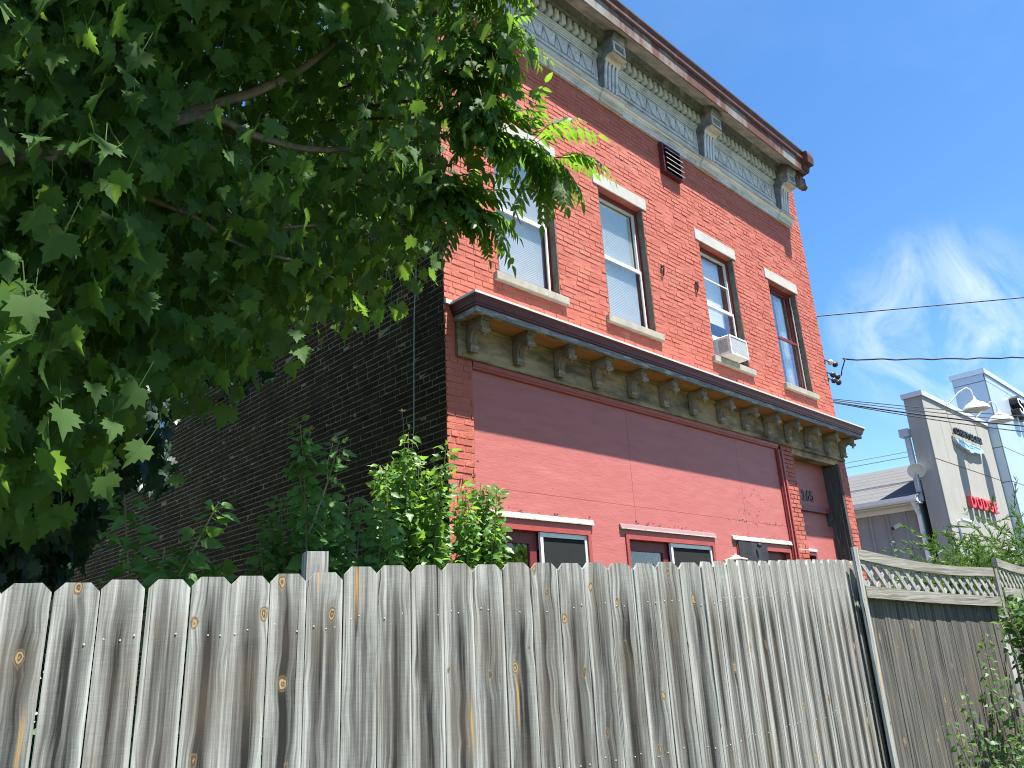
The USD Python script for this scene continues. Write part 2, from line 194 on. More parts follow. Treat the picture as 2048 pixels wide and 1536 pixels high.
def fence_mat(name, dark, mid, light, contrast, resin=0.72):
    """Weathered softwood in the fence's own frame (primvar 'loc': across the board, depth, height, board number)."""
    mat(name, {
        'at': ('attribute', {'attribute': 'loc'}), 'id': ('attribute', {'attribute': 'bid'}),
        'sx': ('separate_xyz', {}),
        # knots: scattered points, stretched up and down
        'kv': ('mapping', {'scale': (8.0, 8.0, 4.2)}), 'kv2': ('mix_vector', {'use_clamp': False}),
        'k': ('voronoi_texture', {'dimensions': '3D', 'scale': 1.0, 'randomness': 1.0}),
        'kdm': ('mapping', {'scale': (45.0, 45.0, 30.0)}), 'kdn': ('noise_texture', {'scale': 1.0, 'detail': 3.0}), 'kin': ('map_range', {'from_min': 0.165, 'from_max': 0.225, 'to_min': 1.0, 'to_max': 0.0, 'clamp': True}),
        'kin2': ('map_range', {'from_min': 0.10, 'from_max': 0.42, 'to_min': 1.0, 'to_max': 0.0, 'clamp': True}),
        'kring': ('math', {'math_type': 'multiply', 'value2': 95.0}), 'kd': ('math', {'math_type': 'multiply_add', 'value2': 0.16}), 'ksin': ('math', {'math_type': 'sine'}),
        # grain: long streaks, bent round the knots
        'gm': ('mapping', {'scale': (85.0, 85.0, 2.0)}),
        'bend': ('math', {'math_type': 'multiply', 'value2': 0.011}), 'bx': ('combine_xyz', {}), 'badd': ('mix_color', {'blend_type': 'add', 'fac': 1.0, 'use_clamp': False}),
        'gn': ('noise_texture', {'scale': 1.0, 'detail': 5.0, 'roughness': 0.6}),
        'gm2': ('mapping', {'scale': (30.0, 30.0, 0.75)}), 'gn2': ('noise_texture', {'scale': 1.0, 'detail': 4.0}),
        # the dark weathered middle of each board
        'u': ('math', {'math_type': 'absolute'}), 'mid': ('map_range', {'from_min': 0.004, 'from_max': 0.060, 'to_min': 1.0, 'to_max': 0.0, 'clamp': True}),
        'zf': ('map_range', {'from_min': 1.55, 'from_max': 1.78, 'to_min': 1.0, 'to_max': 0.25, 'clamp': True}),
        'mm': ('math', {'math_type': 'multiply'}), 'ms': ('map_range', {'from_min': 0.36, 'from_max': 0.62, 'to_min': 0.15, 'to_max': 1.5, 'clamp': True}), 'mm3': ('math', {'math_type': 'multiply'}), 'mm2': ('math', {'math_type': 'multiply', 'value2': contrast}),
        'lum': ('math', {'math_type': 'multiply_add', 'value2': 0.95, 'value3': 0.0}), 'lum2': ('math', {'math_type': 'multiply_add', 'value2': 0.62}), 'lum3': ('math', {'math_type': 'subtract'}), 'sm': ('mapping', {'rotation': (0.0, 0.55, 0.0), 'scale': (18.0, 18.0, 260.0)}), 'sn': ('noise_texture', {'scale': 1.0, 'detail': 1.0}), 'sa': ('math', {'math_type': 'multiply_add', 'value2': 0.10}), 'sb': ('math', {'math_type': 'subtract', 'value2': 0.05}),
        'ramp': ('rgb_ramp', {'ramp': [(0.28, dark), (0.60, mid), (0.93, light)]}),
        'tint': ('noise_texture', {'scale': 3.0, 'detail': 2.0}), 'tr': ('map_range', {'from_min': 0.45, 'from_max': 0.7, 'to_min': 0.0, 'to_max': 0.32, 'clamp': True}), 'tx': ('mix_color', {'b': (0.13, 0.10, 0.068)}), 'cm': ('mapping', {'scale': (75.0, 75.0, 0.9), 'location': (7.7, 1.1, 3.3)}), 'cn': ('noise_texture', {'scale': 1.0, 'detail': 2.0}), 'cr': ('map_range', {'from_min': 0.665, 'from_max': 0.70, 'to_min': 0.0, 'to_max': 0.85, 'clamp': True}), 'cx': ('mix_color', {'b': (0.012, 0.011, 0.010)}),
        'kr': ('rgb_ramp', {'ramp': [(0.0, (0.085, 0.052, 0.026)), (1.0, (0.34, 0.245, 0.13))]}), 'kx': ('mix_color', {}),
        'kn': ('map_range', {'from_min': -1.0, 'from_max': 1.0}),
        # resin runs: rare long ochre streaks
        'om': ('mapping', {'scale': (16.0, 16.0, 1.15), 'location': (5.2, 0.3, 2.7)}), 'o': ('voronoi_texture', {'dimensions': '3D', 'scale': 1.0, 'randomness': 1.0}),
        'oc': ('separate_color', {}), 'orr': ('map_range', {'from_min': 0.06, 'from_max': 0.20, 'to_min': 1.0, 'to_max': 0.0, 'clamp': True}), 'osel': ('math', {'math_type': 'greater_than', 'value2': resin}), 'om2': ('math', {'math_type': 'multiply'}), 'ox': ('mix_color', {'b': (0.46, 0.27, 0.075)}), 'on': ('math', {'math_type': 'multiply'}), 'onr': ('map_range', {'from_min': 0.4, 'from_max': 0.6, 'clamp': True}),
        'b': ('bump', {'strength': 0.85, 'distance': 0.004}), 'p': ('principled_bsdf', {'roughness': 0.85, 'specular_ior_level': 0.2})},
        [('at.vector', 'kv.vector'), ('kv.vector', 'k.vector'), ('at.vector', 'kdm.vector'), ('kdm.vector', 'kdn.vector'), ('kdn.fac', 'kd.value1'), ('k.distance', 'kd.value3'), ('kd.value', 'kin.value'), ('k.distance', 'kin2.value'), ('kd.value', 'kring.value1'), ('kring.value', 'ksin.value1'),
         ('kin2.result', 'bend.value1'), ('bend.value', 'bx.x'), ('at.vector', 'badd.a'), ('bx.vector', 'badd.b'), ('badd.result', 'gm.vector'), ('gm.vector', 'gn.vector'), ('badd.result', 'gm2.vector'), ('gm2.vector', 'gn2.vector'),
         ('id.vector', 'sx.vector'), ('sx.x', 'u.value1'), ('u.value', 'mid.value'), ('sx.z', 'zf.value'), ('mid.result', 'mm.value1'), ('zf.result', 'mm.value2'), ('mm.value', 'mm3.value1'), ('gn2.fac', 'ms.value'), ('ms.result', 'mm3.value2'), ('mm3.value', 'mm2.value1'),
         ('gn.fac', 'lum.value1'), ('gn2.fac', 'lum2.value1'), ('lum.value', 'lum2.value3'), ('at.vector', 'sm.vector'), ('sm.vector', 'sn.vector'), ('sn.fac', 'sa.value1'), ('lum2.value', 'sa.value3'), ('sa.value', 'sb.value1'), ('sb.value', 'lum3.value1'), ('mm2.value', 'lum3.value2'), ('lum3.value', 'ramp.fac'),
         ('at.vector', 'tint.vector'), ('tint.fac', 'tr.value'), ('ramp.color', 'tx.a'), ('tr.result', 'tx.fac'),
         ('ksin.value', 'kn.value'), ('kn.result', 'kr.fac'), ('kr.color', 'kx.b'), ('badd.result', 'cm.vector'), ('cm.vector', 'cn.vector'), ('cn.fac', 'cr.value'), ('tx.result', 'cx.a'), ('cr.result', 'cx.fac'), ('cx.result', 'kx.a'), ('kin.result', 'kx.fac'),
         ('at.vector', 'om.vector'), ('om.vector', 'o.vector'), ('o.distance', 'orr.value'), ('o.color', 'oc.color'), ('oc.r', 'osel.value1'), ('orr.result', 'om2.value1'), ('osel.value', 'om2.value2'),
         ('gn.fac', 'onr.value'), ('om2.value', 'on.value1'), ('onr.result', 'on.value2'), ('kx.result', 'ox.a'), ('on.value', 'ox.fac'), ('ox.result', 'p.base_color'),
         ('gn.fac', 'b.height'), ('b.normal', 'p.normal')])
fence_mat('fence_wood', (0.018, 0.0175, 0.0165), (0.13, 0.127, 0.118), (0.40, 0.395, 0.37), 0.50)
fence_mat('dark_fence_wood', (0.008, 0.008, 0.009), (0.028, 0.027, 0.027), (0.15, 0.142, 0.125), 0.04, 2.0)
fence_mat('rail_wood', (0.05, 0.045, 0.039), (0.15, 0.141, 0.122), (0.29, 0.275, 0.24), 0.0, 2.0)

plain('bare_primer', (0.50, 0.42, 0.38), 0.8); plain('bare_wood_grey', (0.16, 0.125, 0.11), 0.9)
# ------------------------------------------------------------------ geometry helpers
class G:
    """Collects boxes, bars, tubes, prisms and sheets; part() makes them one mesh of the scene."""
    def __init__(s): s.v, s.f, s.n = [], [], 0
    def add(s, v, f):
        v = np.asarray(v, float); f = np.asarray(f, int)
        if f.shape[1] == 4: f = np.vstack([f[:, [0, 1, 2]], f[:, [0, 2, 3]]])
        s.v.append(v); s.f.append(f + s.n); s.n += len(v); return s
    def mesh(s, t): return s.add(t.vertices, t.faces)
    def box(s, x0, x1, y0, y1, z0, z1, T=None):
        v = np.array([(x, y, z) for x in (x0, x1) for y in (y0, y1) for z in (z0, z1)], float)
        if T is not None: v = T(v)
        return s.add(v, [(0, 1, 3, 2), (4, 6, 7, 5), (0, 4, 5, 1), (2, 3, 7, 6), (0, 2, 6, 4), (1, 5, 7, 3)])
    def bevbox(s, x0, x1, y0, y1, z0, z1, b=0.006):
        t = trimesh.convex.convex_hull(np.array([(x, y, z) for x, y, z in
            [(a, bb, c) for a in (x0 + b, x1 - b) for bb in (y0 + b, y1 - b) for c in (z0, z1)] +
            [(a, bb, c) for a in (x0, x1) for bb in (y0 + b, y1 - b) for c in (z0 + b, z1 - b)] +
            [(a, bb, c) for a in (x0 + b, x1 - b) for bb in (y0, y1) for c in (z0 + b, z1 - b)]]))
        return s.mesh(t)
    def bar(s, a, b, w, h, up=(0, 0, 1)):
        a, b = np.asarray(a, float), np.asarray(b, float); d = b - a; L = np.linalg.norm(d); d /= L
        sd = np.cross(d, up); sd /= np.linalg.norm(sd); u = np.cross(sd, d)
        v = [a + d * t + sd * p * w / 2 + u * q * h / 2 for t in (0, L) for p in (-1, 1) for q in (-1, 1)]
        return s.add(v, [(0, 1, 3, 2), (4, 6, 7, 5), (0, 4, 5, 1), (2, 3, 7, 6), (0, 2, 6, 4), (1, 5, 7, 3)])
    def tube(s, pts, r, k=6):
        pts = np.asarray(pts, float); n = len(pts); r = np.broadcast_to(r, n)
        tan = np.gradient(pts, axis=0); tan /= np.maximum(np.linalg.norm(tan, axis=1, keepdims=True), 1e-9)
        ref = np.array([0.31, 0.22, 0.93]) if abs(tan[0][2]) < 0.85 else np.array([1.0, 0.1, 0])
        V = []
        for p, t, rr in zip(pts, tan, r):
            a = np.cross(t, ref); a /= np.linalg.norm(a); b = np.cross(t, a)
            V += [p + rr * (math.cos(2 * math.pi * i / k) * a + math.sin(2 * math.pi * i / k) * b) for i in range(k)]
        F = [(i * k + j, i * k + (j + 1) % k, (i + 1) * k + (j + 1) % k, (i + 1) * k + j) for i in range(n - 1) for j in range(k)]
        s.add(V, F)
        s.add([V[j] for j in range(k)], [(0, j, j + 1) for j in range(1, k - 1)]); s.add([V[(n - 1) * k + j] for j in range(k)], [(0, j + 1, j) for j in range(1, k - 1)])
        return s
    def prism(s, prof, a, b, axis='x'):
        """prof: closed outline; axis x: (y, z) pairs swept from x=a to x=b; axis y: (x, z); axis z: (x, y)."""
        t = trimesh.creation.extrude_polygon(Polygon(prof).buffer(0), 1.0, engine='earcut'); v = np.array(t.vertices)
        w = a + (b - a) * v[:, 2]
        if axis == 'x': P = np.column_stack([w, v[:, 0], v[:, 1]])
        elif axis == 'y': P = np.column_stack([v[:, 0], w, v[:, 1]])
        else: P = np.column_stack([v[:, 0], v[:, 1], w])
        f = np.array(t.faces)
        vol = trimesh.Trimesh(P, f, process=False).volume
        return s.add(P, f if vol > 0 else f[:, ::-1])
    def lathe(s, prof, c, k=14, axis='z'):
        prof = np.asarray(prof, float); V = []
        for r, h in prof:
            for i in range(k):
                a = 2 * math.pi * i / k; V.append((r * math.cos(a), r * math.sin(a), h))
        V = np.array(V)
        if axis == 'y': V = V[:, [0, 2, 1]]
        if axis == 'x': V = V[:, [2, 0, 1]]
        n = len(prof)
        return s.add(V + np.asarray(c, float), [(i * k + j, i * k + (j + 1) % k, (i + 1) * k + (j + 1) % k, (i + 1) * k + j) for i in range(n - 1) for j in range(k)])
    def get(s): return np.vstack(s.v), np.vstack(s.f)

BASE, COUNT = {}, {}
def numbered(parent, name):
    k = COUNT.get((parent, name), 0); COUNT[(parent, name)] = k + 1
    return f'{parent}/{name}' if k == 0 else f'{parent}/{name}_{k:03d}'
def tag(p, label=None, cat=None, group=None, kind=None):
    for k, v in (('label', label), ('category', cat), ('group', group), ('kind', kind)):
        if v: p.SetCustomDataByKey(k, v)
def thing(name, label, cat, base=(0, 0, 0), rotz=0.0, group=None, kind=None):
    path = numbered('/World', name); x = UsdGeom.Xform.Define(stage, path)
    x.AddTranslateOp().Set(Gf.Vec3d(*map(float, base)))
    if rotz: x.AddRotateZOp().Set(float(rotz))
    BASE[path] = np.zeros(3) if rotz else np.asarray(base, float)
    tag(x.GetPrim(), label, cat, group, kind); return path
def group_xform(parent, name, label=None):
    """A part that holds sub-parts and no shape of its own."""
    path = numbered(parent, name); x = UsdGeom.Xform.Define(stage, path); BASE[path] = BASE[parent]; tag(x.GetPrim(), label); return path
def part(parent, name, g, material, label=None, kind=None, smooth=False, loc=None, bid=None):
    path = numbered(parent, name); BASE[path] = BASE.get(parent, np.zeros(3))
    v, f = g.get() if isinstance(g, G) else g
    mm = usdkit.mesh(stage, path, (np.asarray(v) - BASE[path], f), MATS[material], smooth=smooth)
    for nm, arr in (('loc', loc), ('bid', bid)):
        if arr is not None:
            UsdGeom.PrimvarsAPI(mm).CreatePrimvar(nm, Sdf.ValueTypeNames.Float3Array, 'vertex').Set(Vt.Vec3fArray.FromNumpy(np.asarray(arr, np.float32)))
    tag(mm.GetPrim(), label, None, None, kind)
    return path
def solo(name, g, material, label, cat, kind=None, smooth=False, group=None):
    BASE['/World'] = np.zeros(3); p = part('/World', name, g, material, None, None, smooth)
    tag(stage.GetPrimAtPath(p), label, cat, group, kind); return p

# ------------------------------------------------------------------ ground
def sheet(n, size, cx, cy, z, amp):
    xs = np.linspace(-1, 1, n); xs = np.sign(xs) * np.abs(xs) ** 3 * size
    X, Y = np.meshgrid(xs + cx, xs + cy, indexing='ij')
    P = np.stack([X, Y, np.zeros_like(X)], -1).reshape(-1, 3); P[:, 2] = z + amp * (meshkit.fbm(P * 0.8, 3) - 0.5)
    i = np.arange(n * n).reshape(n, n)
    return P, np.stack([i[:-1, :-1], i[1:, :-1], i[1:, 1:], i[:-1, 1:]], -1).reshape(-1, 4)
p, f = sheet(90, 400, 6, 4, 0.0, 0.05)
solo('ground', G().add(p, f), 'ground_soil', 'rough grass and bare soil around the brick building', 'ground', kind='structure')

def slab(name, x0, x1, y0, y1, z, material, label):
    solo(name, G().add([(x0, y0, z), (x1, y0, z), (x1, y1, z), (x0, y1, z)], [(0, 1, 2, 3)]), material, label, 'pavement', kind='structure')
slab('parking_lot', 14.5, 60, -28, 60, .045, 'asphalt', 'dark asphalt lot in front of the dealership')
slab('road', -120, 160, -40, -28.2, .04, 'asphalt', 'asphalt road across the far side of the lot')
# ------------------------------------------------------------------ the brick building
FY, X0, X1, YB, ZT = 5.397, 4.411, 13.24, 17.7, 9.95
B = thing('brick_building', 'two storey red painted brick building with bracketed cornice and dark unpainted side wall', 'building', (X0, FY, 0))
WINS = [(5.675, 0.98), (7.545, 0.97), (9.915, 0.98), (12.01, 0.98)]
WZ0, WZ1 = 5.31, 7.20
front_holes = [sbox(c - w / 2, WZ0, c + w / 2, WZ1) for c, w in WINS] + [sbox(8.66, 8.09, 9.10, 8.56)]
store_hole = sbox(4.75, 0.1, 12.97, 4.19)
SIDE_WINS = [(9.65, 10.55), (12.80, 13.70), (16.0, 16.9)]
side_holes = [sbox(a, 5.2, b, 7.0) for a, b in SIDE_WINS]

def wall_slab(poly, T):
    g = G(); 
    for q in getattr(poly, 'geoms', [poly]):
        t = trimesh.creation.extrude_polygon(q, 1.0, engine='earcut'); v = T(np.array(t.vertices)); fcs = np.array(t.faces)
        if trimesh.Trimesh(v, fcs, process=False).volume < 0: fcs = fcs[:, ::-1]
        g.add(v, fcs)
    return g
fw = sbox(X0 + .02, 0, X1, ZT).difference(unary_union(front_holes + [store_hole]))
front_wall = part(B, 'front_wall', wall_slab(fw, lambda v: np.column_stack([v[:, 0], FY + 0.0032 + 0.30 * v[:, 2], v[:, 1]])), 'red_painted_mortar')
sw = sbox(FY + 0.32, 0, YB, ZT - .1).difference(unary_union(side_holes))
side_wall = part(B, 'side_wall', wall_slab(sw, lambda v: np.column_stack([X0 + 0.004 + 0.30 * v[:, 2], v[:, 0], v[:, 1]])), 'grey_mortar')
g = G().box(X0 + 0.004, X0 + .019, FY + 0.008, FY + 0.32, 0, ZT - .1)
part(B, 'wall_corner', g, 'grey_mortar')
part(B, 'far_side_wall', G().box(X1 - 0.3, X1 - .001, FY + 0.313, YB, 0, ZT - .1), 'red_painted_brick')
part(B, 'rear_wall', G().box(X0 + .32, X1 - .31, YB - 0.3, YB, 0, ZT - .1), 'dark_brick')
part(B, 'roof', G().add([(X0, FY + .25, ZT + .02), (X1, FY + .25, ZT + .02), (X1, YB, ZT - .35), (X0, YB, ZT - .35), (X0, FY + .25, ZT - .08), (X1, FY + .25, ZT - .08), (X1, YB, ZT - .45), (X0, YB, ZT - .45)],
     [(0, 1, 2, 3), (7, 6, 5, 4), (0, 4, 5, 1), (1, 5, 6, 2), (2, 6, 7, 3), (3, 7, 4, 0)]), 'black_roofing')
part(B, 'upper_floor', G().box(X0 + .32, X1 - .31, FY + .32, YB - .31, 4.6, 4.72), 'interior_dark')
part(B, 'partition', G().box(X0 + .32, X1 - .31, FY + 2.6, FY + 2.7, 0.05, 9.4), 'interior_dark')

def courses(u0, u1, z0, z1, holes, bond='front', seed=1):
    """Bricks (u0, u1, z0, z1) in courses of 67.7 mm, cut by holes."""
    r = np.random.default_rng(seed); H, out = 0.0677, []
    k0 = int(math.floor(z0 / H))
    for k in range(k0, int(math.ceil(z1 / H))):
        za, zb = max(k * H + .005, z0), min((k + 1) * H - .005, z1)
        if zb - za < .02: continue
        header = (k % 7 == 3) if bond == 'side' else (k % 11 == 6)
        step = 0.102 if header else 0.206
        u = u0 - (0.103 if k % 2 else 0.0) - (0.05 if header else 0)
        spans = [(u0, u1)]
        zc = (za + zb) / 2
        for h in holes:
            a, c, b, d = h.bounds
            if c - .01 < zc < d + .01:
                spans = [t for s, e in spans for t in ((s, min(e, a)), (max(s, b), e)) if t[1] - t[0] > .03]
        while u < u1:
            w = step * (1 + r.uniform(-.05, .05))
            if bond == 'side' and not header and r.random() < .13: w = 0.102
            for s, e in spans:
                a, b = max(u + .005, s), min(u + w - .005, e)
                if b - a > .03: out.append((a, b, za, zb))
            u += w
    return out
def brick_shapes(bricks, T, seed, rough, proud=0.012):
    """Eight-cornered bricks with uneven faces, T maps (u, outward, z) to the scene."""
    r = np.random.default_rng(seed); b = np.array(bricks); n = len(b)
    j = lambda s: r.uniform(-s, s, n)
    tilt = j(rough * .5)
    V = np.zeros((n, 8, 3))
    for i, (iu, iz) in enumerate(((0, 2), (1, 2), (1, 3), (0, 3))):
        sgn_u, sgn_z = (1 if iu == 0 else -1), (1 if iz == 2 else -1)
        V[:, i] = np.column_stack([b[:, iu] + sgn_u * .002 + j(rough * .5), j(rough * .5) + tilt * (1 if iz == 2 else -1) * .6 + (r.uniform(0, rough, n) if i == 0 else 0), b[:, iz] + sgn_z * .002 + j(rough * .45)])
        V[:, i + 4] = np.column_stack([b[:, iu], np.full(n, -proud - .004), b[:, iz]])
    V[:, :4, 1] += j(rough)[:, None]
    Fq = np.array([(0, 1, 2, 3), (0, 4, 5, 1), (1, 5, 6, 2), (2, 6, 7, 3), (3, 7, 4, 0)])
    return T(V), Fq
def lay(parent, name, bricks, T, material, seed, rough, score, cap=300, label=None):
    V, Fq = brick_shapes(bricks, T, seed, rough)
    # orient faces outwards
    t = V[0]; nrm = np.cross(t[1] - t[0], t[3] - t[0]); out = t[:4].mean(0) - t[4:].mean(0)
    if nrm @ out < 0: Fq = Fq[:, ::-1]
    cen = V[:, :4].mean(1); order = np.argsort(-score(cen)); near, rest = order[:cap], order[cap:]
    for i in near: part(parent, name, G().add(V[i], Fq), material)
    if len(rest):
        R = V[rest].reshape(-1, 3); F = (np.arange(len(rest))[:, None, None] * 8 + Fq[None]).reshape(-1, 4)
        part(parent, name + '_courses', G().add(R, F), material, label=label, kind='stuff')
lint = [sbox(c - .59, 7.20, c + .58, 7.395) for c, w in WINS]; sill = [sbox(c - .58, 5.205, c + .59, 5.31) for c, w in WINS]
upper = courses(X0, X1, 4.74, 8.63, front_holes + lint + sill, seed=11)
strip = courses(12.82, X1, 8.63, ZT, [], seed=12) + courses(X0, 4.60, 8.63, ZT, [], seed=13)
piers = courses(X0, 4.75, 0.05, 4.20, [], seed=14) + courses(X0, 4.535, 4.20, 4.74, [], seed=15) + courses(10.99, 11.335, 0.05, 4.20, [], seed=16) + courses(12.97, X1, 0.05, 4.20, [], seed=17) + courses(13.18, X1, 4.20, 4.74, [], seed=18)
front_T = lambda V: np.stack([V[..., 0], FY - V[..., 1] * 1.0, V[..., 2]], -1)
vis = lambda c: -np.linalg.norm(c - CAM, axis=1) - 50 * (c[:, 2] < 2.05)
lay(front_wall, 'painted_brick', upper + strip + piers, front_T, 'red_painted_brick', 21, 0.0034, vis, 300, 'red painted brickwork of the front wall')
side_T = lambda V: np.stack([X0 - V[..., 1], V[..., 0], V[..., 2]], -1)
sideb = courses(FY + .002, YB, 0.05, 9.8, side_holes, 'side', seed=22)
vis_side = lambda c: -np.linalg.norm(c - CAM, axis=1) - 50 * ((c[:, 2] < 2.2) | (c[:, 2] > 4.9))
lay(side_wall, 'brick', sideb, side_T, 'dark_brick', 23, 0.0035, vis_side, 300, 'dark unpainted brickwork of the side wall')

# ---- upper windows
def window(c, w, style, label):
    x0, x1 = c - w / 2, c + w / 2
    W = part(B, 'window', G().box(x0, x0 + .045, FY + .10, FY + .17, WZ0, WZ1).box(x1 - .045, x1, FY + .10, FY + .17, WZ0, WZ1).box(x0 + .045, x1 - .045, FY + .10, FY + .17, WZ1 - .055, WZ1).box(x0 + .045, x1 - .045, FY + .10, FY + .17, WZ0, WZ0 + .025), 'dark_red_trim', label)
    part(W, 'jamb', G().box(x0 - .004, x0 + .012, FY + .004, FY + .098, WZ0, WZ1), 'reveal_brick'); part(W, 'jamb', G().box(x1 - .012, x1 + .004, FY + .004, FY + .098, WZ0, WZ1), 'reveal_brick')
    part(W, 'lintel', G().bevbox(c - .575, c + .575, FY - .012, FY + .10, 7.203, 7.392, .005), 'limestone')
    part(W, 'sill', G().bevbox(c - .57, c + .58, FY - .055, FY + .098, 5.212, 5.306, .006), 'limestone_sill')
    fm, rm = ('dark_red_trim', 'dark_red_trim') if style == 'old' else ('white_vinyl', 'white_vinyl')
    a, b, zm = x0 + .046, x1 - .046, 6.235
    t = .027
    part(W, 'sash', G().box(a, a + t, FY + .125, FY + .16, zm, WZ1 - .056).box(b - t, b, FY + .125, FY + .16, zm, WZ1 - .056).box(a + t, b - t, FY + .125, FY + .16, WZ1 - .056 - t, WZ1 - .056).box(a + t, b - t, FY + .125, FY + .16, zm, zm + t), fm)
    zl = 5.68 if style == 'ac' else WZ0 + .026
    part(W, 'sash', G().box(a, a + t, FY + .105, FY + .124, zl, zm + .02).box(b - t, b, FY + .105, FY + .124, zl, zm + .02).box(a + t, b - t, FY + .10, FY + .124, zm - .028, zm + .02).box(a + t, b - t, FY + .10, FY + .124, zl, zl + .045), rm)
    part(W, 'pane', G().box(a + t, b - t, FY + .142, FY + .146, zm + t, WZ1 - .056 - t), 'glass')
    part(W, 'pane', G().box(a + t, b - t, FY + .113, FY + .117, zl + .045, zm - .028), 'glass')
    if style in ('blind', 'blind2'):
        sl = G()
        for z in np.arange(WZ0 + .07, WZ1 - .12, .024): sl.add([(a + .03, FY + .165, z), (b - .05, FY + .165, z), (b - .05, FY + .177, z + .019), (a + .03, FY + .177, z + .019)], [(0, 1, 2, 3)])
        part(W, 'blind', sl, 'blind_white')
        part(W, 'shade', G().box(a + .02, b - .04, FY + .18, FY + .184, WZ0 + .05, WZ1 - .08), 'blind_white')
    if style == 'ac':
        part(W, 'storm_rail', G().box(a + t, b - t, FY + .118, FY + .1245, 6.68, 6.70), 'white_vinyl')
        part(W, 'filler_panel', G().box(a, b, FY + .13, FY + .135, WZ0 + .026, zl), 'curtain_grey')
        part(W, 'shade', G().box(a + .02, b - .02, FY + .26, FY + .264, 6.05, WZ1 - .06), 'curtain_white')
    if style == 'old':
        part(W, 'sash_cord_track', G().box(x1 - .062, x1 - .047, FY + .085, FY + .099, WZ0 + .03, WZ1 - .06), 'old_white_paint')
        cu = G()
        for (xa, xb, z0, z1, ph) in ((a + .04, a + .42, WZ0 + .1, 6.86, 0), (b - .26, b - .03, WZ0 + .05, WZ1 - .1, 2)):
            n = 26; xs = np.linspace(xa, xb, n); ys = FY + .26 + .02 * np.sin(np.linspace(0, 9 * math.pi, n) + ph)
            V = [(x, y, z) for z in (z0, z1) for x, y in zip(xs, ys)]
            cu.add(V, [(i, i + 1, n + i + 1, n + i) for i in range(n - 1)])
        part(W, 'curtain', cu, 'curtain_white')
    return W
window(*WINS[0], 'blind', 'window behind the tree twigs, with white blinds')
window(*WINS[1], 'blind2', 'white framed window with closed blinds')
window(*WINS[2], 'ac', 'window with storm rails above an air conditioner')
window(*WINS[3], 'old', 'dark red wooden window with white curtains')

# ---- side windows
for k, (a, b) in enumerate(SIDE_WINS):
    W = part(B, 'side_window', G().box(X0 + .10, X0 + .16, a, a + .05, 5.2, 7.0).box(X0 + .10, X0 + .16, b - .05, b, 5.2, 7.0).box(X0 + .10, X0 + .16, a + .05, b - .05, 6.95, 7.0).box(X0 + .10, X0 + .16, a + .05, b - .05, 5.2, 5.25).box(X0 + .10, X0 + .15, a + .05, b - .05, 6.08, 6.13), 'white_trim' if k == 0 else 'dark_rotten_wood', 'window in the dark side wall')
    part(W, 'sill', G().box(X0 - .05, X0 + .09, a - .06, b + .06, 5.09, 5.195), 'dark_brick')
    part(W, 'pane', G().box(X0 + .122, X0 + .126, a + .05, b - .05, 5.25, 6.08), 'glass'); part(W, 'pane', G().box(X0 + .122, X0 + .126, a + .05, b - .05, 6.13, 6.95), 'glass')
    if k == 2: part(W, 'shade', G().box(X0 + .2, X0 + .204, a + .06, b - .06, 5.26, 6.94), 'curtain_white')  # pale sheet standing in for a sunlit house reflected in the panes

# ---- louvred vent, shutter hooks, flashing stub
V_ = part(B, 'vent', G().box(8.64, 8.675, FY - .075, FY + .05, 8.07, 8.58).box(9.085, 9.12, FY - .075, FY + .05, 8.07, 8.58).box(8.675, 9.085, FY - .075, FY + .05, 8.07, 8.10).box(8.675, 9.085, FY - .075, FY + .05, 8.55, 8.58), 'maroon_paint', 'louvred vent under the cornice')
for z in (8.16, 8.25, 8.34, 8.43, 8.51):
    part(V_, 'slat', G().bar((8.675, FY - .05, z - .01), (9.085, FY - .05, z - .01), .115, .006, up=(0, -.42, .9)), 'black_plastic')  # black colour paints the shaded undersides of the slats
    part(V_, 'sunlit_edge_strip', G().box(8.67, 9.115, FY - .110, FY - .104, z - .041, z - .034), 'flashing')  # added pale strip that paints the sunlit edge of the slat
part(V_, 'back', G().box(8.675, 9.085, FY + .06, FY + .07, 8.10, 8.55), 'interior_dark')
for hx in (9.165, 8.325):
    part(B, 'shutter_hook', G().tube([(hx, FY + .01, 6.39), (hx, FY - .05, 6.40), (hx - .01, FY - .05, 6.36), (hx, FY - .03, 6.29), (hx + .01, FY - .01, 6.25)], .012, 5).bar((hx - .03, FY - .02, 6.395), (hx + .04, FY - .02, 6.385), .02, .02), 'iron')
part(B, 'flashing', G().box(X0, 4.49, FY - .03, FY - .007, 4.735, 4.785), 'old_white_paint')

# ---- storefront entablature
def mitred(prof, xl, xr, n=None):
    """Sweeps a profile of (projection, z) along the front with mitred returns at both ends (open at the wall)."""
    g = G(); P = np.array(prof)
    rows = [[(xl + 0 * 0 + (-(0)), 0, 0)]]
    A = [np.column_stack([np.full(len(P), xl) - P[:, 0] + P[:, 0].min() * 0, np.full(len(P), FY), P[:, 1]]),
         np.column_stack([xl - P[:, 0], FY - P[:, 0], P[:, 1]]), np.column_stack([xr + P[:, 0], FY - P[:, 0], P[:, 1]]), np.column_stack([xr + P[:, 0], np.full(len(P), FY), P[:, 1]])]
    n_ = len(P); Vv = np.vstack(A)
    Fv = [(s * n_ + i, s * n_ + (i + 1) % n_, (s + 1) * n_ + (i + 1) % n_, (s + 1) * n_ + i) for s in range(3) for i in range(n_)]
    return g.add(Vv, Fv)
PJ = 0.405
SX0, SX1 = 4.467 + PJ, 13.36 - PJ        # wall-line ends of the mouldings
entab = group_xform(B, 'shopfront_cornice', 'maroon moulded cornice above the shopfront')
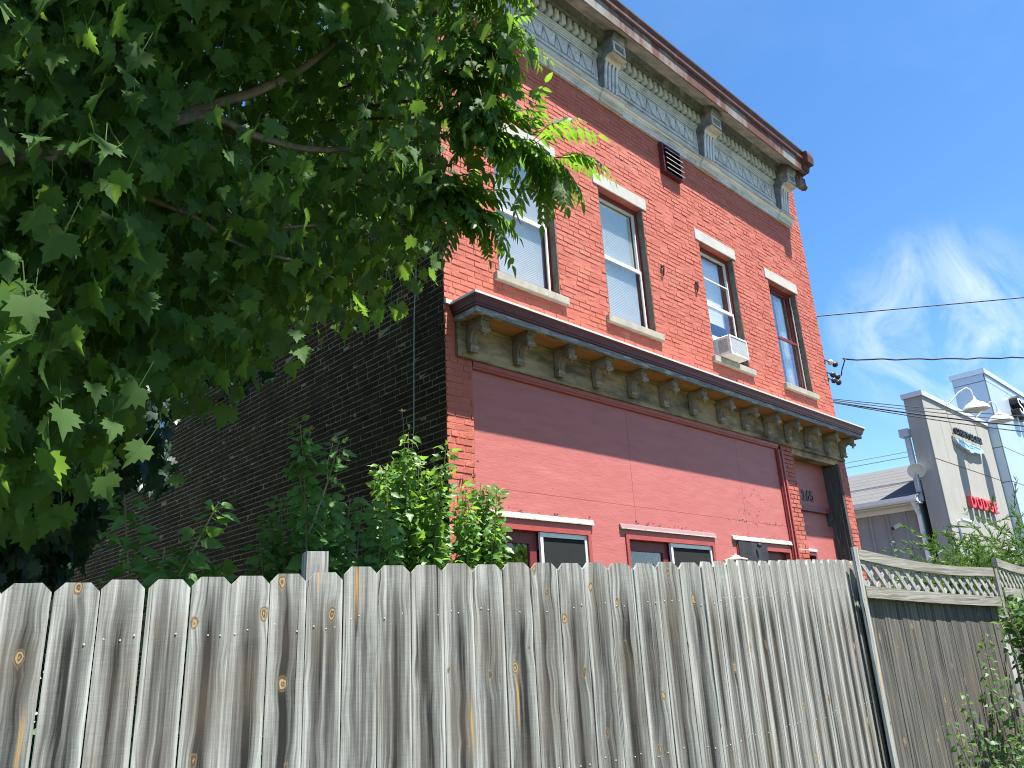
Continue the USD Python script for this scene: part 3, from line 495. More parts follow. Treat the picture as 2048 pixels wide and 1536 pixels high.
part(entab, 'crown_moulding', mitred([(.345, 4.625), (.36, 4.63), (.362, 4.648), (.372, 4.655), (.375, 4.675), (.385, 4.70), (.395, 4.715), (.40, 4.728), (.0, 4.728), (.0, 4.625)], SX0, SX1), 'maroon_paint')
part(entab, 'fascia_board', mitred([(.30, 4.562), (.345, 4.562), (.345, 4.6235), (.30, 4.6235)], SX0, SX1), 'peeling_fascia')
part(entab, 'cap_flashing', mitred([(.0, 4.7295), (.408, 4.7295), (.408, 4.752), (.0, 4.765)], SX0, SX1), 'flashing')
part(entab, 'soffit', G().box(SX0 - .30, SX1 + .30, FY - .30, FY - .002, 4.575, 4.585), 'soffit_board')
FZ0, FZ1, FX0, FX1 = 4.205, 4.573, 4.545, 13.175
part(entab, 'frieze_board', G().box(FX0 + .05, 7.22, FY - .030, FY - .004, FZ0 + .045, FZ1), 'weathered_frieze')
part(entab, 'frieze_board', G().box(7.224, 10.1, FY - .030, FY - .004, FZ0 + .045, FZ1), 'weathered_frieze')
part(entab, 'frieze_board', G().box(10.104, FX1 - .03, FY - .030, FY - .004, FZ0 + .045, FZ1), 'weathered_frieze')
part(entab, 'frieze_edge', G().box(FX0, FX0 + .048, FY - .036, FY - .004, FZ0, FZ1), 'weathered_frieze'); part(entab, 'frieze_edge', G().box(FX0 + .05, FX1, FY - .040, FY - .004, FZ0, FZ0 + .043), 'weathered_frieze')
part(entab, 'bed_moulding', G().box(FX0 + .05, FX1, FY - .055, FY - .031, FZ1 - .03, FZ1 - .002), 'weathered_frieze')
def scroll_bracket(x):
    w = .050
    g = G()
    yb = FY - .0405
    # side outline (projection p, z): S-curved console under a square block
    out = [(0, 4.572), (.235, 4.572), (.235, 4.545), (.225, 4.54), (.222, 4.475), (.235, 4.46), (.235, 4.43), (.215, 4.415), (.19, 4.42), (.172, 4.452), (.14, 4.468), (.105, 4.462), (.076, 4.435), (.060, 4.39), (.056, 4.35), (.066, 4.325), (.056, 4.30), (.052, 4.292), (.066, 4.272), (.055, 4.255), (.03, 4.258), (.0, 4.27)]
    g.prism([(yb - a, z) for a, z in out], x - w, x + w)
    b = part(entab, 'bracket', g, 'weathered_bracket')
    part(b, 'cap', G().box(x - w - .014, x + w + .014, yb - .25, yb, 4.5525, 4.5735).box(x - w - .007, x + w + .007, yb - .243, yb, 4.540, 4.552), 'weathered_bracket')
    part(b, 'drop', G().lathe([(0.001, 4.375), (.013, 4.385), (.016, 4.40), (.009, 4.412), (.02, 4.418), (.02, 4.43)], (x, yb - .205, 0), 8), 'weathered_bracket', smooth=True)
    part(b, 'volute', G().lathe([(.001, x - w - .008), (.024, x - w - .008), (.024, x + w + .008), (.001, x + w + .008)], (0, yb - .222, 4.448), 10, 'x'), 'weathered_bracket', smooth=40)
    part(b, 'rib', G().prism([(yb - a - .006, z) for a, z in [(.14, 4.468), (.105, 4.462), (.076, 4.435), (.060, 4.39), (.056, 4.35), (.04, 4.35), (.044, 4.40), (.07, 4.445)]], x - .018, x + .018), 'weathered_bracket')
    part(b, 'foot_scroll', G().lathe([(.001, x - w - .006), (.019, x - w - .006), (.019, x + w + .006), (.001, x + w + .006)], (0, yb - .05, 4.273), 10, 'x'), 'weathered_bracket', smooth=40)
for x in (4.705, 5.34, 5.97, 6.60, 7.265, 7.91, 8.565, 9.24, 9.885, 10.52, 11.16, 11.80, 12.49, 13.09): scroll_bracket(x)

# ---- boarded shopfront
PY = FY + .035
shop = group_xform(B, 'shopfront', 'pink painted plywood shopfront')
SW = [(4.90, 6.375, 'open'), (6.975, 8.78, 'open'), (9.33, 10.80, 'tarp')]
holes = unary_union([sbox(a, 1.5, b, 2.625) for a, b, _ in SW])
for xa, xb in ((4.757, 7.208), (7.212, 9.694), (9.698, 10.83)):
    for za, zb, d in ((2.957, 4.13, 0.0), (.15, 2.953, .003)):
        q = sbox(xa, za, xb, zb).difference(holes)
        part(shop, 'plywood_panel', wall_slab(q, lambda v, d=d: np.column_stack([v[:, 0], PY - d + .02 * v[:, 2], v[:, 1]])), 'pink_plywood')
fl, fd = G(), G(); r = np.random.default_rng(44)
def flake(g, x, z, s, lift):
    k = 6; a = np.linspace(0, 2 * math.pi, k, endpoint=False) + r.uniform(0, 1); rad = s * r.uniform(.35, 1.0, k)
    V = [(x + math.cos(t) * q * 1.5, PY - .0045 - (lift * q / s if math.sin(t) > .2 else 0), z + math.sin(t) * q * .6) for t, q in zip(a, rad)]
    g.add(V, [(0, i, i + 1, i + 1) for i in range(1, k - 1)])
for _ in range(85): flake(fl if r.random() < .45 else fd, 9.95 + r.normal() * .27, 3.08 + r.normal() * .16, r.uniform(.004, .016), .005)
for _ in range(26): flake(fl if r.random() < .6 else fd, r.uniform(9.2, 10.7), 2.965 + r.normal() * .012, r.uniform(.006, .020), .010)
for _ in range(70): flake(fd if r.random() < .7 else fl, r.uniform(4.85, 10.7), r.uniform(2.75, 3.9), r.uniform(.003, .009), .003)
for _ in range(50):
    xc_ = [5.6, 7.8, 10.0][r.integers(3)] + r.uniform(-.8, .8); flake(fl if r.random() < .4 else fd, xc_, 2.745 + abs(r.normal()) * .02, r.uniform(.005, .020), .008)
part(shop, 'paint_flakes', fl, 'bare_primer', kind='stuff'); part(shop, 'bare_patches', fd, 'bare_wood_grey', kind='stuff')
part(shop, 'head_moulding', G().prism([(PY, 4.125), (PY - .03, 4.13), (PY - .035, 4.15), (PY - .045, 4.155), (PY - .05, 4.20), (PY, 4.20)], 4.757, 10.88), 'red_trim_paint')
for i, (xa, xb, d) in enumerate(((10.832, 10.865, .02), (10.868, 10.90, .045), (10.903, 10.94, .03), (10.943, 10.985, .055))):
    part(shop, 'side_moulding', G().box(xa, xb, PY - d, PY + .02, .15, 4.124), 'dark_red_trim' if i % 2 == 0 else 'red_trim_paint')
for k, (a, b, st) in enumerate(SW):
    W = part(shop, 'shop_window', G().box(a, a + .05, PY - .02, PY + .10, 1.5, 2.62).box(b - .05, b, PY - .02, PY + .10, 1.5, 2.62).box(a + .05, b - .05, PY - .02, PY + .10, 2.57, 2.62).box(a + .05, b - .05, PY - .02, PY + .10, 1.5, 1.55), 'red_trim_paint', ['shop window with a peeling white head board', 'shop window with a purple-grey head board', 'shop window half covered by a black sheet'][k])
    part(W, 'head_board', G().prism([(PY - .0035, 2.738), (PY - .022, 2.730), (PY - .030, 2.690), (PY - .0035, 2.690)], a - .09, b + .05), ['old_white_paint', 'purple_grey_paint', 'old_white_paint'][k])
    part(W, 'drip_strip', G().box(a - .08, b + .045, PY - .036, PY - .0035, 2.678, 2.689), 'old_white_paint')
    mid = a + (b - a) * .475
    g = G().box(a + .052, mid, PY + .05, PY + .09, 2.45, 2.568).box(mid - .10, mid, PY + .05, PY + .09, 1.55, 2.45).box(a + .052, a + .09, PY + .05, PY + .09, 1.55, 2.45)
    part(W, 'sash', g, 'dark_red_trim'); part(W, 'pane', G().box(a + .09, mid - .10, PY + .068, PY + .072, 1.55, 2.45), 'glass')
    if st == 'open':
        part(W, 'screen_frame', G().box(mid + .01, mid + .05, PY + .0, PY + .03, 1.55, 2.566).box(b - .09, b - .052, PY + .0, PY + .03, 1.55, 2.566).box(mid + .05, b - .09, PY + .0, PY + .03, 2.52, 2.566), 'aluminium')
        part(W, 'screen', G().box(mid + .05, b - .09, PY + .014, PY + .016, 1.55, 2.52), 'screen_mesh'); part(W, 'sash', G().box(mid + .0, b - .052, PY + .055, PY + .09, 2.40, 2.567), 'dark_red_trim')
    else:
        part(W, 'pane', G().box(mid, b - .05, PY + .068, PY + .072, 1.55, 2.45), 'glass'); part(W, 'sash', G().box(mid, b - .052, PY + .05, PY + .09, 2.45, 2.568), 'dark_red_trim')
    part(W, 'dark_room', G().box(a, b, PY + .7, PY + .71, 1.4, 2.7), 'interior_dark')

# ---- recessed doorway with the street number
DY = 5.645
door = group_xform(B, 'doorway', 'recessed maroon doorway with street number')
part(door, 'transom_panel', G().box(11.337, 12.86, DY, DY + .02, 3.395, 4.14), 'pink_plywood'); part(door, 'transom_bar', G().box(11.337, 12.86, DY - .06, DY + .02, 3.30, 3.39), 'dark_red_trim')
part(door, 'lower_panel', G().box(11.337, 11.40, DY + .004, DY + .02, 0.1, 3.298).box(12.06, 12.86, DY + .004, DY + .02, 0.1, 3.298).box(11.40, 12.06, DY + .004, DY + .02, 2.66, 3.298), 'pink_plywood')
part(door, 'door_frame', G().box(11.40, 11.45, DY - .02, DY + .08, .1, 2.655).box(12.01, 12.06, DY - .02, DY + .08, .1, 2.655).box(11.45, 12.01, DY - .02, DY + .08, 2.60, 2.655), 'dark_red_trim')
part(door, 'drip_strip', G().box(11.39, 12.08, DY - .03, DY - .001, 2.66, 2.70), 'aluminium')
part(door, 'door', G().box(11.45, 12.01, DY + .07, DY + .11, .1, 2.60), 'dark_red_trim')
part(door, 'jamb_board', G().box(12.862, 12.965, FY + .05, DY + .02, 0.1, 4.14), 'dark_rotten_wood'); part(door, 'post', G().box(12.885, 12.968, FY + .0, FY + .049, 0.1, 4.14), 'dark_rotten_wood')
part(door, 'header', G().prism([(FY - .004, 4.203), (FY - .004, 4.16), (FY + .03, 4.12), (DY, 4.143), (DY, 4.203)], 11.337, 12.968), 'weathered_frieze')
part(door, 'bracket', G().prism([(DY - .003, 3.298), (DY - .07, 3.295), (DY - .07, 3.24), (DY - .045, 3.2), (DY - .045, 3.13), (DY - .003, 3.10)], 12.70, 12.78), 'dark_rotten_wood')
t = meshkit.text_mesh('165', 0.165, 0.012, bold=True); v = np.array(t.vertices)
w_ = v[:, 0].max()
part(door, 'street_number', (np.column_stack([11.91 + v[:, 0] * .40 / w_, DY - .002 - v[:, 2], 3.485 + v[:, 1]]), np.array(t.faces)[:, ::-1] * 1), 'letter_black', 'black numerals 165')

# ---- roof cornice of pressed metal
cor = group_xform(B, 'roof_cornice', 'grey pressed metal roof cornice with rusty gutter')
CX0, CX1 = 4.60, 12.785
def run(name, prof, m_, a=CX0, b=CX1, label=None, smooth=False): return part(cor, name, G().prism([(FY - p, z) for p, z in prof], a, b), m_, label)
run('architrave', [(.0, 8.62), (.035, 8.62), (.035, 8.665), (.05, 8.67), (.05, 8.70), (.0, 8.70)], 'cornice_metal')
run('architrave_moulding', [(.0, 8.702), (.055, 8.702), (.065, 8.715), (.085, 8.725), (.095, 8.75), (.115, 8.757), (.115, 8.785), (.0, 8.79)], 'cornice_cream')
run('frieze', [(.0, 8.792), (.04, 8.792), (.04, 9.335), (.0, 9.335)], 'cornice_metal')
run('bed_moulding', [(.0, 9.337), (.052, 9.337), (.055, 9.36), (.07, 9.365), (.072, 9.385), (.09, 9.39), (.092, 9.41), (.0, 9.41)], 'cornice_metal')
run('dentil_band', [(.0, 9.412), (.085, 9.412), (.085, 9.585), (.0, 9.585)], 'cornice_shaded_dirty')  # dark colour paints the shade in the gaps between dentils
run('cove', [(.0, 9.587), (.17, 9.587), (.185, 9.60), (.20, 9.65), (.23, 9.70), (.26, 9.715), (.0, 9.74)], 'cornice_shaded_dirty')
run('soffit', [(.20, 9.718), (.27, 9.700), (.495, 9.565), (.495, 9.59), (.30, 9.745), (.20, 9.75)], 'cornice_soffit')
run('fascia', [(.496, 9.545), (.512, 9.545), (.515, 9.60), (.525, 9.765), (.496, 9.765)], 'rusty_metal')
run('gutter', [(.45, 9.767), (.535, 9.767), (.56, 9.79), (.562, 9.83), (.545, 9.86), (.555, 9.91), (.575, 9.935), (.575, 9.955), (.45, 9.955)], 'rust_gutter', b=12.70)
run('roof_edge', [(-.3, 9.957), (.565, 9.957), (.568, 9.975), (-.3, 9.99)], 'black_roofing', b=12.72)
BR = [4.77, 7.27, 9.77, 12.30]; BW = .30
x = CX0 + .03
while x < CX1 - .09:
    if not any(b - .05 < x < b + BW + .0 for b in BR): part(cor, 'dentil', G().box(x, x + .075, FY - .155, FY - .0855, 9.425, 9.575), 'cornice_metal')
    x += .130
def cornice_bracket(xb, end=False):
    out = [(.041, 8.792), (.125, 8.792), (.145, 9.0), (.165, 9.16), (.19, 9.235), (.235, 9.275), (.285, 9.285), (.30, 9.27), (.335, 9.275), (.34, 9.30), (.335, 9.48), (.36, 9.50), (.40, 9.58), (.30, 9.68), (.26, 9.71), (.041, 9.71)]
    b = part(cor, 'bracket', G().prism([(FY - p, z) for p, z in out], xb, xb + BW), 'cornice_shaded_dirty', 'fluted bracket at the end of the cornice' if end else None)  # dark body colour paints the shade between the flutes
    for k in range(4):
        xa = xb + .010 + k * .079
        part(b, 'flute', G().prism([(FY - p, z) for p, z in [(.12, 8.80), (.143, 8.80), (.163, 9.0), (.183, 9.16), (.205, 9.225), (.19, 9.228), (.16, 9.16), (.14, 9.0)]], xa, xa + .043), 'cornice_metal')
    fy_ = FY - .336
    part(b, 'panel_frame', G().box(xb + .02, xb + .045, fy_ - .02, fy_, 9.30, 9.475).box(xb + BW - .045, xb + BW - .02, fy_ - .02, fy_, 9.30, 9.475).box(xb + .045, xb + BW - .045, fy_ - .02, fy_, 9.45, 9.475).box(xb + .045, xb + BW - .045, fy_ - .02, fy_, 9.30, 9.325), 'cornice_metal')
    part(b, 'hood', G().prism([(FY - p, z) for p, z in [(.19, 9.238), (.235, 9.278), (.285, 9.289), (.30, 9.274), (.345, 9.278), (.355, 9.262), (.30, 9.252), (.25, 9.255), (.20, 9.22)]], xb - .012, xb + BW + .012), 'cornice_cream')
    part(b, 'architrave_step', G().prism([(FY - p, z) for p, z in [(.036, 8.615), (.06, 8.615), (.06, 8.665), (.075, 8.67), (.078, 8.705), (.095, 8.72), (.115, 8.75), (.140, 8.757), (.140, 8.786), (.1155, 8.790), (.116, 8.757), (.05, 8.70)]], xb - .02, xb + BW + .18), 'cornice_cream')
    return b
for xb in BR[:3]: cornice_bracket(xb)
eb = cornice_bracket(BR[3], True)
part(eb, 'end_block', G().prism([(FY - p, z) for p, z in [(.31, 9.50), (.40, 9.58), (.53, 9.60), (.56, 9.70), (.64, 9.705), (.655, 9.84), (.64, 9.93), (.31, 9.93)]], 12.62, 12.86), 'rust_gutter')
part(eb, 'end_panel', G().box(12.62, 12.83, FY - .44, FY - .3365, 9.33, 9.495).prism([(FY - p, z) for p, z in [(.3365, 9.327), (.46, 9.327), (.45, 9.285), (.40, 9.265), (.3365, 9.30)]], 12.61, 12.84), 'rusty_metal')
pan = [(4.61, 4.74)] + [(BR[i] + BW + .03, BR[i + 1] - .03) for i in range(3)]
for xa, xb in pan[1:]:
    z0, z1, yf = 8.945, 9.315, FY - .0405
    P_ = part(cor, 'fret_panel', G().box(xa, xb, yf - .02, yf, z0, z0 + .03).box(xa, xb, yf - .02, yf, z1 - .03, z1).box(xa, xa + .03, yf - .02, yf, z0 + .03, z1 - .03).box(xb - .03, xb, yf - .02, yf, z0 + .03, z1 - .03), 'cornice_metal')
    part(P_, 'inner_frame', G().box(xa + .045, xb - .045, yf - .012, yf, z0 + .045, z0 + .06).box(xa + .045, xb - .045, yf - .012, yf, z1 - .06, z1 - .045).box(xa + .045, xa + .06, yf - .012, yf, z0 + .06, z1 - .06).box(xb - .06, xb - .045, yf - .012, yf, z0 + .06, z1 - .06), 'cornice_metal')
    part(P_, 'panel_back', G().box(xa + .0605, xb - .0605, yf - .002, yf - .0004, z0 + .0605, z1 - .0605), 'cornice_shaded_dirty')  # dark sheet painting shadow lines into the gaps of the fret
    n = int((xb - xa - .14) / .232); st = (xb - xa - .14) / n; zm = (z0 + z1) / 2
    for k in range(n):
        c = xa + .07 + st * (k + .5); h = .115; yy_ = yf - .022
        hw = st / 2; bt, tp = zm - h, zm + h
        fr = G().prism([(c - hw, tp), (c - hw + .062, tp), (c + .045, bt), (c - .03, bt)], yf, yf - .026, 'y')
        fr.prism([(c - hw + .085, tp), (c + hw - .022, tp), (c + hw - .022, tp - .03), (c + .062, bt + .005)], yf, yf - .014, 'y')
        fr.prism([(c - hw + .006, tp - .05), (c - .055, bt), (c - hw + .006, bt)], yf, yf - .014, 'y')
        fr.prism([(c + .068, bt), (c + hw - .01, tp - .06), (c + hw - .01, bt)], yf, yf - .018, 'y')
        fr.lathe([(.001, yf - .034), (.02, yf - .03), (.034, yf - .012), (.034, yf)], (c + .025, 0, zm + .035), 7, 'y')
        part(P_, 'fret', fr, 'cornice_metal')

# ---- things on the building
A = thing('air_conditioner', 'white window air conditioner sticking out above a stone sill', 'air conditioner', (9.77, FY, 5.31))
ax0, ax1, ay0, ay1, az0, az1 = 9.535, 10.02, FY - .215, FY + .12, 5.315, 5.615
part(A, 'casing', G().bevbox(ax0, ax1, ay0 + .02, ay1, az0, az1, .012), 'white_vinyl', smooth=False)
part(A, 'grille_frame', G().box(ax0, ax1, ay0, ay0 + .019, az1 - .025, az1).box(ax0, ax1, ay0, ay0 + .019, az0, az0 + .025).box(ax0, ax0 + .025, ay0, ay0 + .019, az0 + .025, az1 - .025).box(ax1 - .025, ax1, ay0, ay0 + .019, az0 + .025, az1 - .025), 'white_vinyl')
gr = G()
for z in np.arange(az0 + .035, az1 - .03, .0125): gr.box(ax0 + .025, ax1 - .025, ay0 + .006, ay0 + .012, z, z + .006)
part(A, 'grille', gr, 'aluminium', kind='stuff'); part(A, 'coil', G().box(ax0 + .025, ax1 - .025, ay0 + .014, ay0 + .0185, az0 + .025, az1 - .025), 'curtain_grey')
gs = G()
for y in np.arange(FY - .17, FY - .02, .014): gs.box(ax0 - .003, ax0 - .0005, y, y + .007, az0 + .05, az1 - .05)
part(A, 'side_vents', gs, 'curtain_grey', kind='stuff')

ts = thing('hanging_sheet', 'black plastic sheet pinned over the third shop window', 'plastic sheet', (9.35, FY, 2.68))
n, mrows = 15, 9; U = np.linspace(0, 1, n); Vs = np.linspace(0, 1, mrows); P = []
for vv in Vs:
    for u in U:
        fold = .05 * math.exp(-((u - .56) / .10) ** 2) * math.sin(min(1, vv * 2.2) * math.pi / 2) + .018 * math.sin(u * 13 + vv * 2) * vv
        P.append((9.345 + u * (.76 - .05 * vv), PY - .03 - fold, 2.675 - .03 * u - vv * 1.0))
part(ts, 'sheet', G().add(P, [(r * n + c, r * n + c + 1, (r + 1) * n + c + 1, (r + 1) * n + c) for r in range(mrows - 1) for c in range(n - 1)]), 'black_tarp', smooth=True)
part(ts, 'knot', G().lathe([(.001, -.03), (.03, -.02), (.035, 0), (.02, .03), (.001, .035)], (9.78, PY - .09, 2.62), 8), 'black_tarp', smooth=True)

L = thing('lantern', 'small bronze lantern with a peaked cap behind the picket fence', 'lantern', (8.36, 4.9, 0))
part(L, 'cap', G().lathe([(.001, 2.405), (.018, 2.40), (.022, 2.385), (.05, 2.375), (.06, 2.36), (.14, 2.335), (.145, 2.322), (.10, 2.32)], (8.36, 4.9, 0), 6), 'bronze_lamp')
part(L, 'glass_body', G().lathe([(.095, 2.319), (.075, 2.08), (.001, 2.08)], (8.36, 4.9, 0), 6), 'old_white_paint'); part(L, 'post', G().lathe([(.09, 2.078), (.03, 2.05), (.03, 0.0)], (8.36, 4.9, 0), 8), 'bronze_lamp')
for k, (x, z) in enumerate(((X1 + .0, 6.085), (X1, 5.845), (X1, 5.735))):
    I = thing('wire_insulator', ['pale porcelain insulator pair, the highest on the wall edge', 'black insulator pair in the middle on the wall edge', 'black insulator pair, the lowest on the wall edge'][k], 'insulator', (x, FY + .3, z))
    yi = FY - .015
    part(I, 'arm', G().tube([(x - .05, yi, z), (x + .38, yi - .01, z)], .012, 6), 'iron')
    for d in (.17, .36): part(I, 'insulator_bell', G().lathe([(.001, x + d - .05), (.035, x + d - .045), (.055, x + d), (.035, x + d + .045), (.001, x + d + .05)], (0, yi - .005, z), 8, 'x'), 'old_white_paint' if k == 0 and d < .2 else 'black_plastic', smooth=True)
# ------------------------------------------------------------------ picket fence
def picket_mesh(xc, w, ztop, zbot, cup, seed):
    """One dog-eared board in the fence's own frame: x along the fence, y away from the street."""
    r = np.random.default_rng(seed); cols, t = 9, .016; ear = .030
    us = np.array([-.5, -.5 + .008 / w, -.5 + ear / w, -.2, 0, .2, .5 - ear / w, .5 - .008 / w, .5]) * w
    lean, warp, tw = r.uniform(-.004, .004), r.uniform(-.003, .003), r.uniform(-.004, .004)
    fr, bk = [], []
    zs = [zbot, .5, 1.0, 1.4, 1.6]
    for k, z in enumerate(zs + [None]):
        for u in us:
            zz_ = ztop - max(0, abs(u) - (w / 2 - ear)) * 1.05 if z is None else z
            x = xc + u + lean * (zz_ - 1) + warp * math.sin(zz_ * 2.1 + seed)
            c = cup * (1 - (2 * u / w) ** 2) + tw * (u / w) * zz_
            edge = .003 if abs(abs(u) - w / 2) < 1e-6 else 0
            fr.append((x, c + edge, zz_)); bk.append((x, c + t, zz_))
    R = len(zs) + 1; n = R * cols; V = np.array(fr + bk); Fc = []
    for a in range(R - 1):
        for b in range(cols - 1):
            i = a * cols + b
            Fc += [(i, i + 1, i + cols + 1, i + cols), (n + i + cols, n + i + cols + 1, n + i + 1, n + i)]
        for b in (0, cols - 1):
            i = a * cols + b; q = (i, i + cols, n + i + cols, n + i); Fc.append(q if b == 0 else q[::-1])
    for b in range(cols - 1):
        i = (R - 1) * cols + b; Fc.append((i, i + 1, n + i + 1, n + i)); Fc.append((b, n + b, n + b + 1, b + 1))
    off = np.array([seed * .731, seed * .377, seed * 1.291])
    loc = V + off
    return V, np.array(Fc), loc, np.column_stack([V[:, 0] - xc, V[:, 1], V[:, 2]])
def wood_box(parent, name, x0, x1, y0, y1, z0, z1, material, seed, along='z', zt=None, label=None):
    """A plank; grain runs along the named axis. zt(x) bends its upper and lower edges."""
    nx = 10 if zt else 1
    xs = np.linspace(x0, x1, nx + 1); V = []
    for x in xs:
        d = zt(x) if zt else 0.0
        V += [(x, y0, z0 + d), (x, y1, z0 + d), (x, y1, z1 + d), (x, y0, z1 + d)]
    Fc = [(i * 4 + j, i * 4 + (j + 1) % 4, (i + 1) * 4 + (j + 1) % 4, (i + 1) * 4 + j) for i in range(nx) for j in range(4)] + [(3, 2, 1, 0), (nx * 4, nx * 4 + 1, nx * 4 + 2, nx * 4 + 3)]
    V = np.array(V, float); L = V[:, [2, 1, 0]] if along == 'x' else V.copy()
    L = L + np.array([seed * .531, seed * .277, seed * 1.191])
    bid = np.column_stack([np.full(len(V), .07), np.zeros(len(V)), np.full(len(V), 1.0)])
    return part(parent, name, (V, np.array(Fc)), material, label=label, loc=L, bid=bid)

TOPS1 = [1.775, 1.776, 1.779, 1.784, 1.791, 1.796, 1.800, 1.806]
TOPS2 = [1.812, 1.835, 1.843, 1.845, 1.848, 1.848, 1.850, 1.850, 1.853, 1.853, 1.853, 1.856, 1.856, 1.856]
TOPS3 = [1.866, 1.874, 1.883, 1.889, 1.896, 1.902, 1.909, 1.916, 1.923, 1.93, 1.937, 1.944, 1.95, 1.957, 1.965, 1.968, 1.97]
PITCH_ = .1435
def fence_section(label, origin, ang, tops, start, post_at):
    F_ = thing('picket_fence', label, 'fence', origin, ang)
    n = len(tops); Ln = n * PITCH_
    nails = G()
    for i, zt in enumerate(tops):
        sd = start + i; r = np.random.default_rng(100 + sd)
        w = .1385 + r.uniform(-.002, .0018); xc = (i + .5) * PITCH_ + r.uniform(-.001, .001); cup = r.uniform(.004, .0085)
        V, Fc, loc, bid = picket_mesh(xc, w, zt + r.uniform(-.004, .004), .03 + r.uniform(-.01, .02), cup, sd)
        part(F_, 'picket', (V, Fc), 'fence_wood', loc=loc, bid=bid)
        for zz_, k in ((zt - .20, 3), (1.0, 2), (.4, 2)):
            for q in range(k):
                x = xc + (q - (k - 1) / 2) * .042 + r.uniform(-.008, .008); yy_ = cup * (1 - (2 * (x - xc) / w) ** 2)
                if r.random() < .8: nails.lathe([(.0035, 0), (.003, -.002), (.001, -.0025)], (x, yy_ + .0005, zz_ + r.uniform(-.015, .015)), 6, 'y')
    part(F_, 'nail_heads', nails, 'flashing', kind='stuff')
    for z in (.40, 1.0, 1.62):
        wood_box(F_, 'rail', 0.005, Ln - .005, .034, .072, z - .045, z + .045, 'rail_wood', start + z, 'x')
    for (x, zp) in post_at:
        wood_box(F_, 'post', x - .044, x + .044, .074, .162, -.2, zp, 'fence_wood', start + x)
    return F_
J8 = np.array([1.566, 2.799]); a1, a2, a3 = -12.627, -15.712, 5.093
dv = lambda a: np.array([math.cos(math.radians(a)), math.sin(math.radians(a))])
o1 = J8 - 8 * PITCH_ * dv(a1); J22 = J8 + 14 * PITCH_ * dv(a2)
fence_section('weathered grey picket fence run at the left, under the maple', (*o1, 0), a1, TOPS1, 0, [(.04, 1.75)])
fence_section('weathered grey picket fence run in the middle, in front of the shop', (*J8, 0), a2, TOPS2, 20, [(.055, 1.905)])
fence_section('weathered grey picket fence run receding to the lattice fence', (*J22, 0), a3, TOPS3, 40, [(.05, 1.80), (2.2, 1.9)])

# ------------------------------------------------------------------ lattice-topped fences
def lattice_fence(label, origin, ang, Ln, dz, seed, posts):
    F_ = thing('lattice_fence', label, 'fence', origin, ang)
    bend = lambda x: dz * x / Ln - .038 * math.sin(math.pi * min(1, x / Ln * 1.05)) if Ln > 0 else 0
    for i, (x, zp) in enumerate(posts): wood_box(F_, 'post', x - .03, x + .03, -.024, -.002, -.2, zp, 'rail_wood' if i else 'fence_wood', seed + i)
    x0, x1 = .046, Ln - .046
    wood_box(F_, 'top_rail', x0, x1, -.018, .02, 1.970, 2.046, 'rail_wood', seed + 3, 'x', bend)
    wood_box(F_, 'middle_rail', x0, x1, -.022, .02, 1.700, 1.783, 'rail_wood', seed + 4, 'x', lambda x: dz * .9 * x / Ln - .008 * math.sin(math.pi * x / Ln))
    n = int((x1 - x0) / .088); bw = (x1 - x0) / n
    for k in range(n):
        xa = x0 + k * bw; V = G().box(xa + .0007, xa + bw - .0007, .022 + .002 * (k % 3), .036, .05, 1.72).get()
        L_ = V[0] + np.array([seed + k * .61, k * .3, k * 1.7]); bid = np.column_stack([V[0][:, 0] - xa - bw / 2, V[0][:, 1], np.full(len(V[0]), 1.0)])
        part(F_, 'board', V, 'dark_fence_wood', loc=L_, bid=bid)
    k = -2; sp = .155
    for lay_, sg in ((0, 1), (1, -1)):
        s0 = x0 - .3
        while s0 < x1 + .3:
            pts = []
            zb = lambda x: 1.784 + dz * .9 * x / Ln - .008 * math.sin(math.pi * max(0, min(1, x / Ln))); zt_ = lambda x: 1.972 + bend(max(0, min(Ln, x)))
            # slat runs at 45 degrees between the rails, cut at the posts
            xa, xb = (s0, s0 + .26 * 1) if sg > 0 else (s0 + .26, s0)
            za, zb_ = (1.986, 1.726) if sg > 0 else (1.726 + .26, 1.726)
            A, Bp = np.array([xa, 0, 1.985]), np.array([xb, 0, 1.725])
            dz_loc = dz * ((xa + xb) / 2) / Ln
            A[2] += dz_loc - .012; Bp[2] += dz_loc - .002
            lo, hi = 0.0, 1.0
            for edge in (x0, x1):
                if (A[0] - edge) * (Bp[0] - edge) < 0:
                    tt = (edge - A[0]) / (Bp[0] - A[0]); inside_A = x0 <= A[0] <= x1
                    if inside_A: hi = min(hi, tt)
                    else: lo = max(lo, tt)
            mid_in = x0 <= A[0] + (Bp[0] - A[0]) * (lo + hi) / 2 <= x1
            if mid_in and hi - lo > .1:
                P0, P1 = A + (Bp - A) * lo, A + (Bp - A) * hi
                y_ = -.004 if lay_ == 0 else .0045
                P0[1] = P1[1] = y_
                V = G().bar(P0, P1, .038, .0075, up=(0, 1, 0)).get()
                L_ = V[0][:, [0, 1, 2]] * np.array([1, 1, 1]) + np.array([s0 * 3.1, lay_ * 2.2, seed])
                part(F_, 'lattice_slat', V, 'fence_wood', loc=L_, bid=np.column_stack([np.full(len(V[0]), .07), np.zeros(len(V[0])), np.full(len(V[0]), 1.0)]))
            s0 += sp
    return F_
d5 = dv(-5); lo_ = np.array([5.45, 2.42]) + .27 * d5
lattice_fence('weathered fence panel with a drooping lattice top, beside the pickets', (*lo_, 0), -5, 2.45, -.098, 1, [(0, 2.05), (2.45, 1.945)])
l2 = lo_ + 2.47 * d5 + np.array([.05, 0.0])
lattice_fence('far lattice-topped fence panel behind the leafy shrub', (*l2, 0), 3.0, 2.40, -.02, 60, [(2.40, 1.90)])

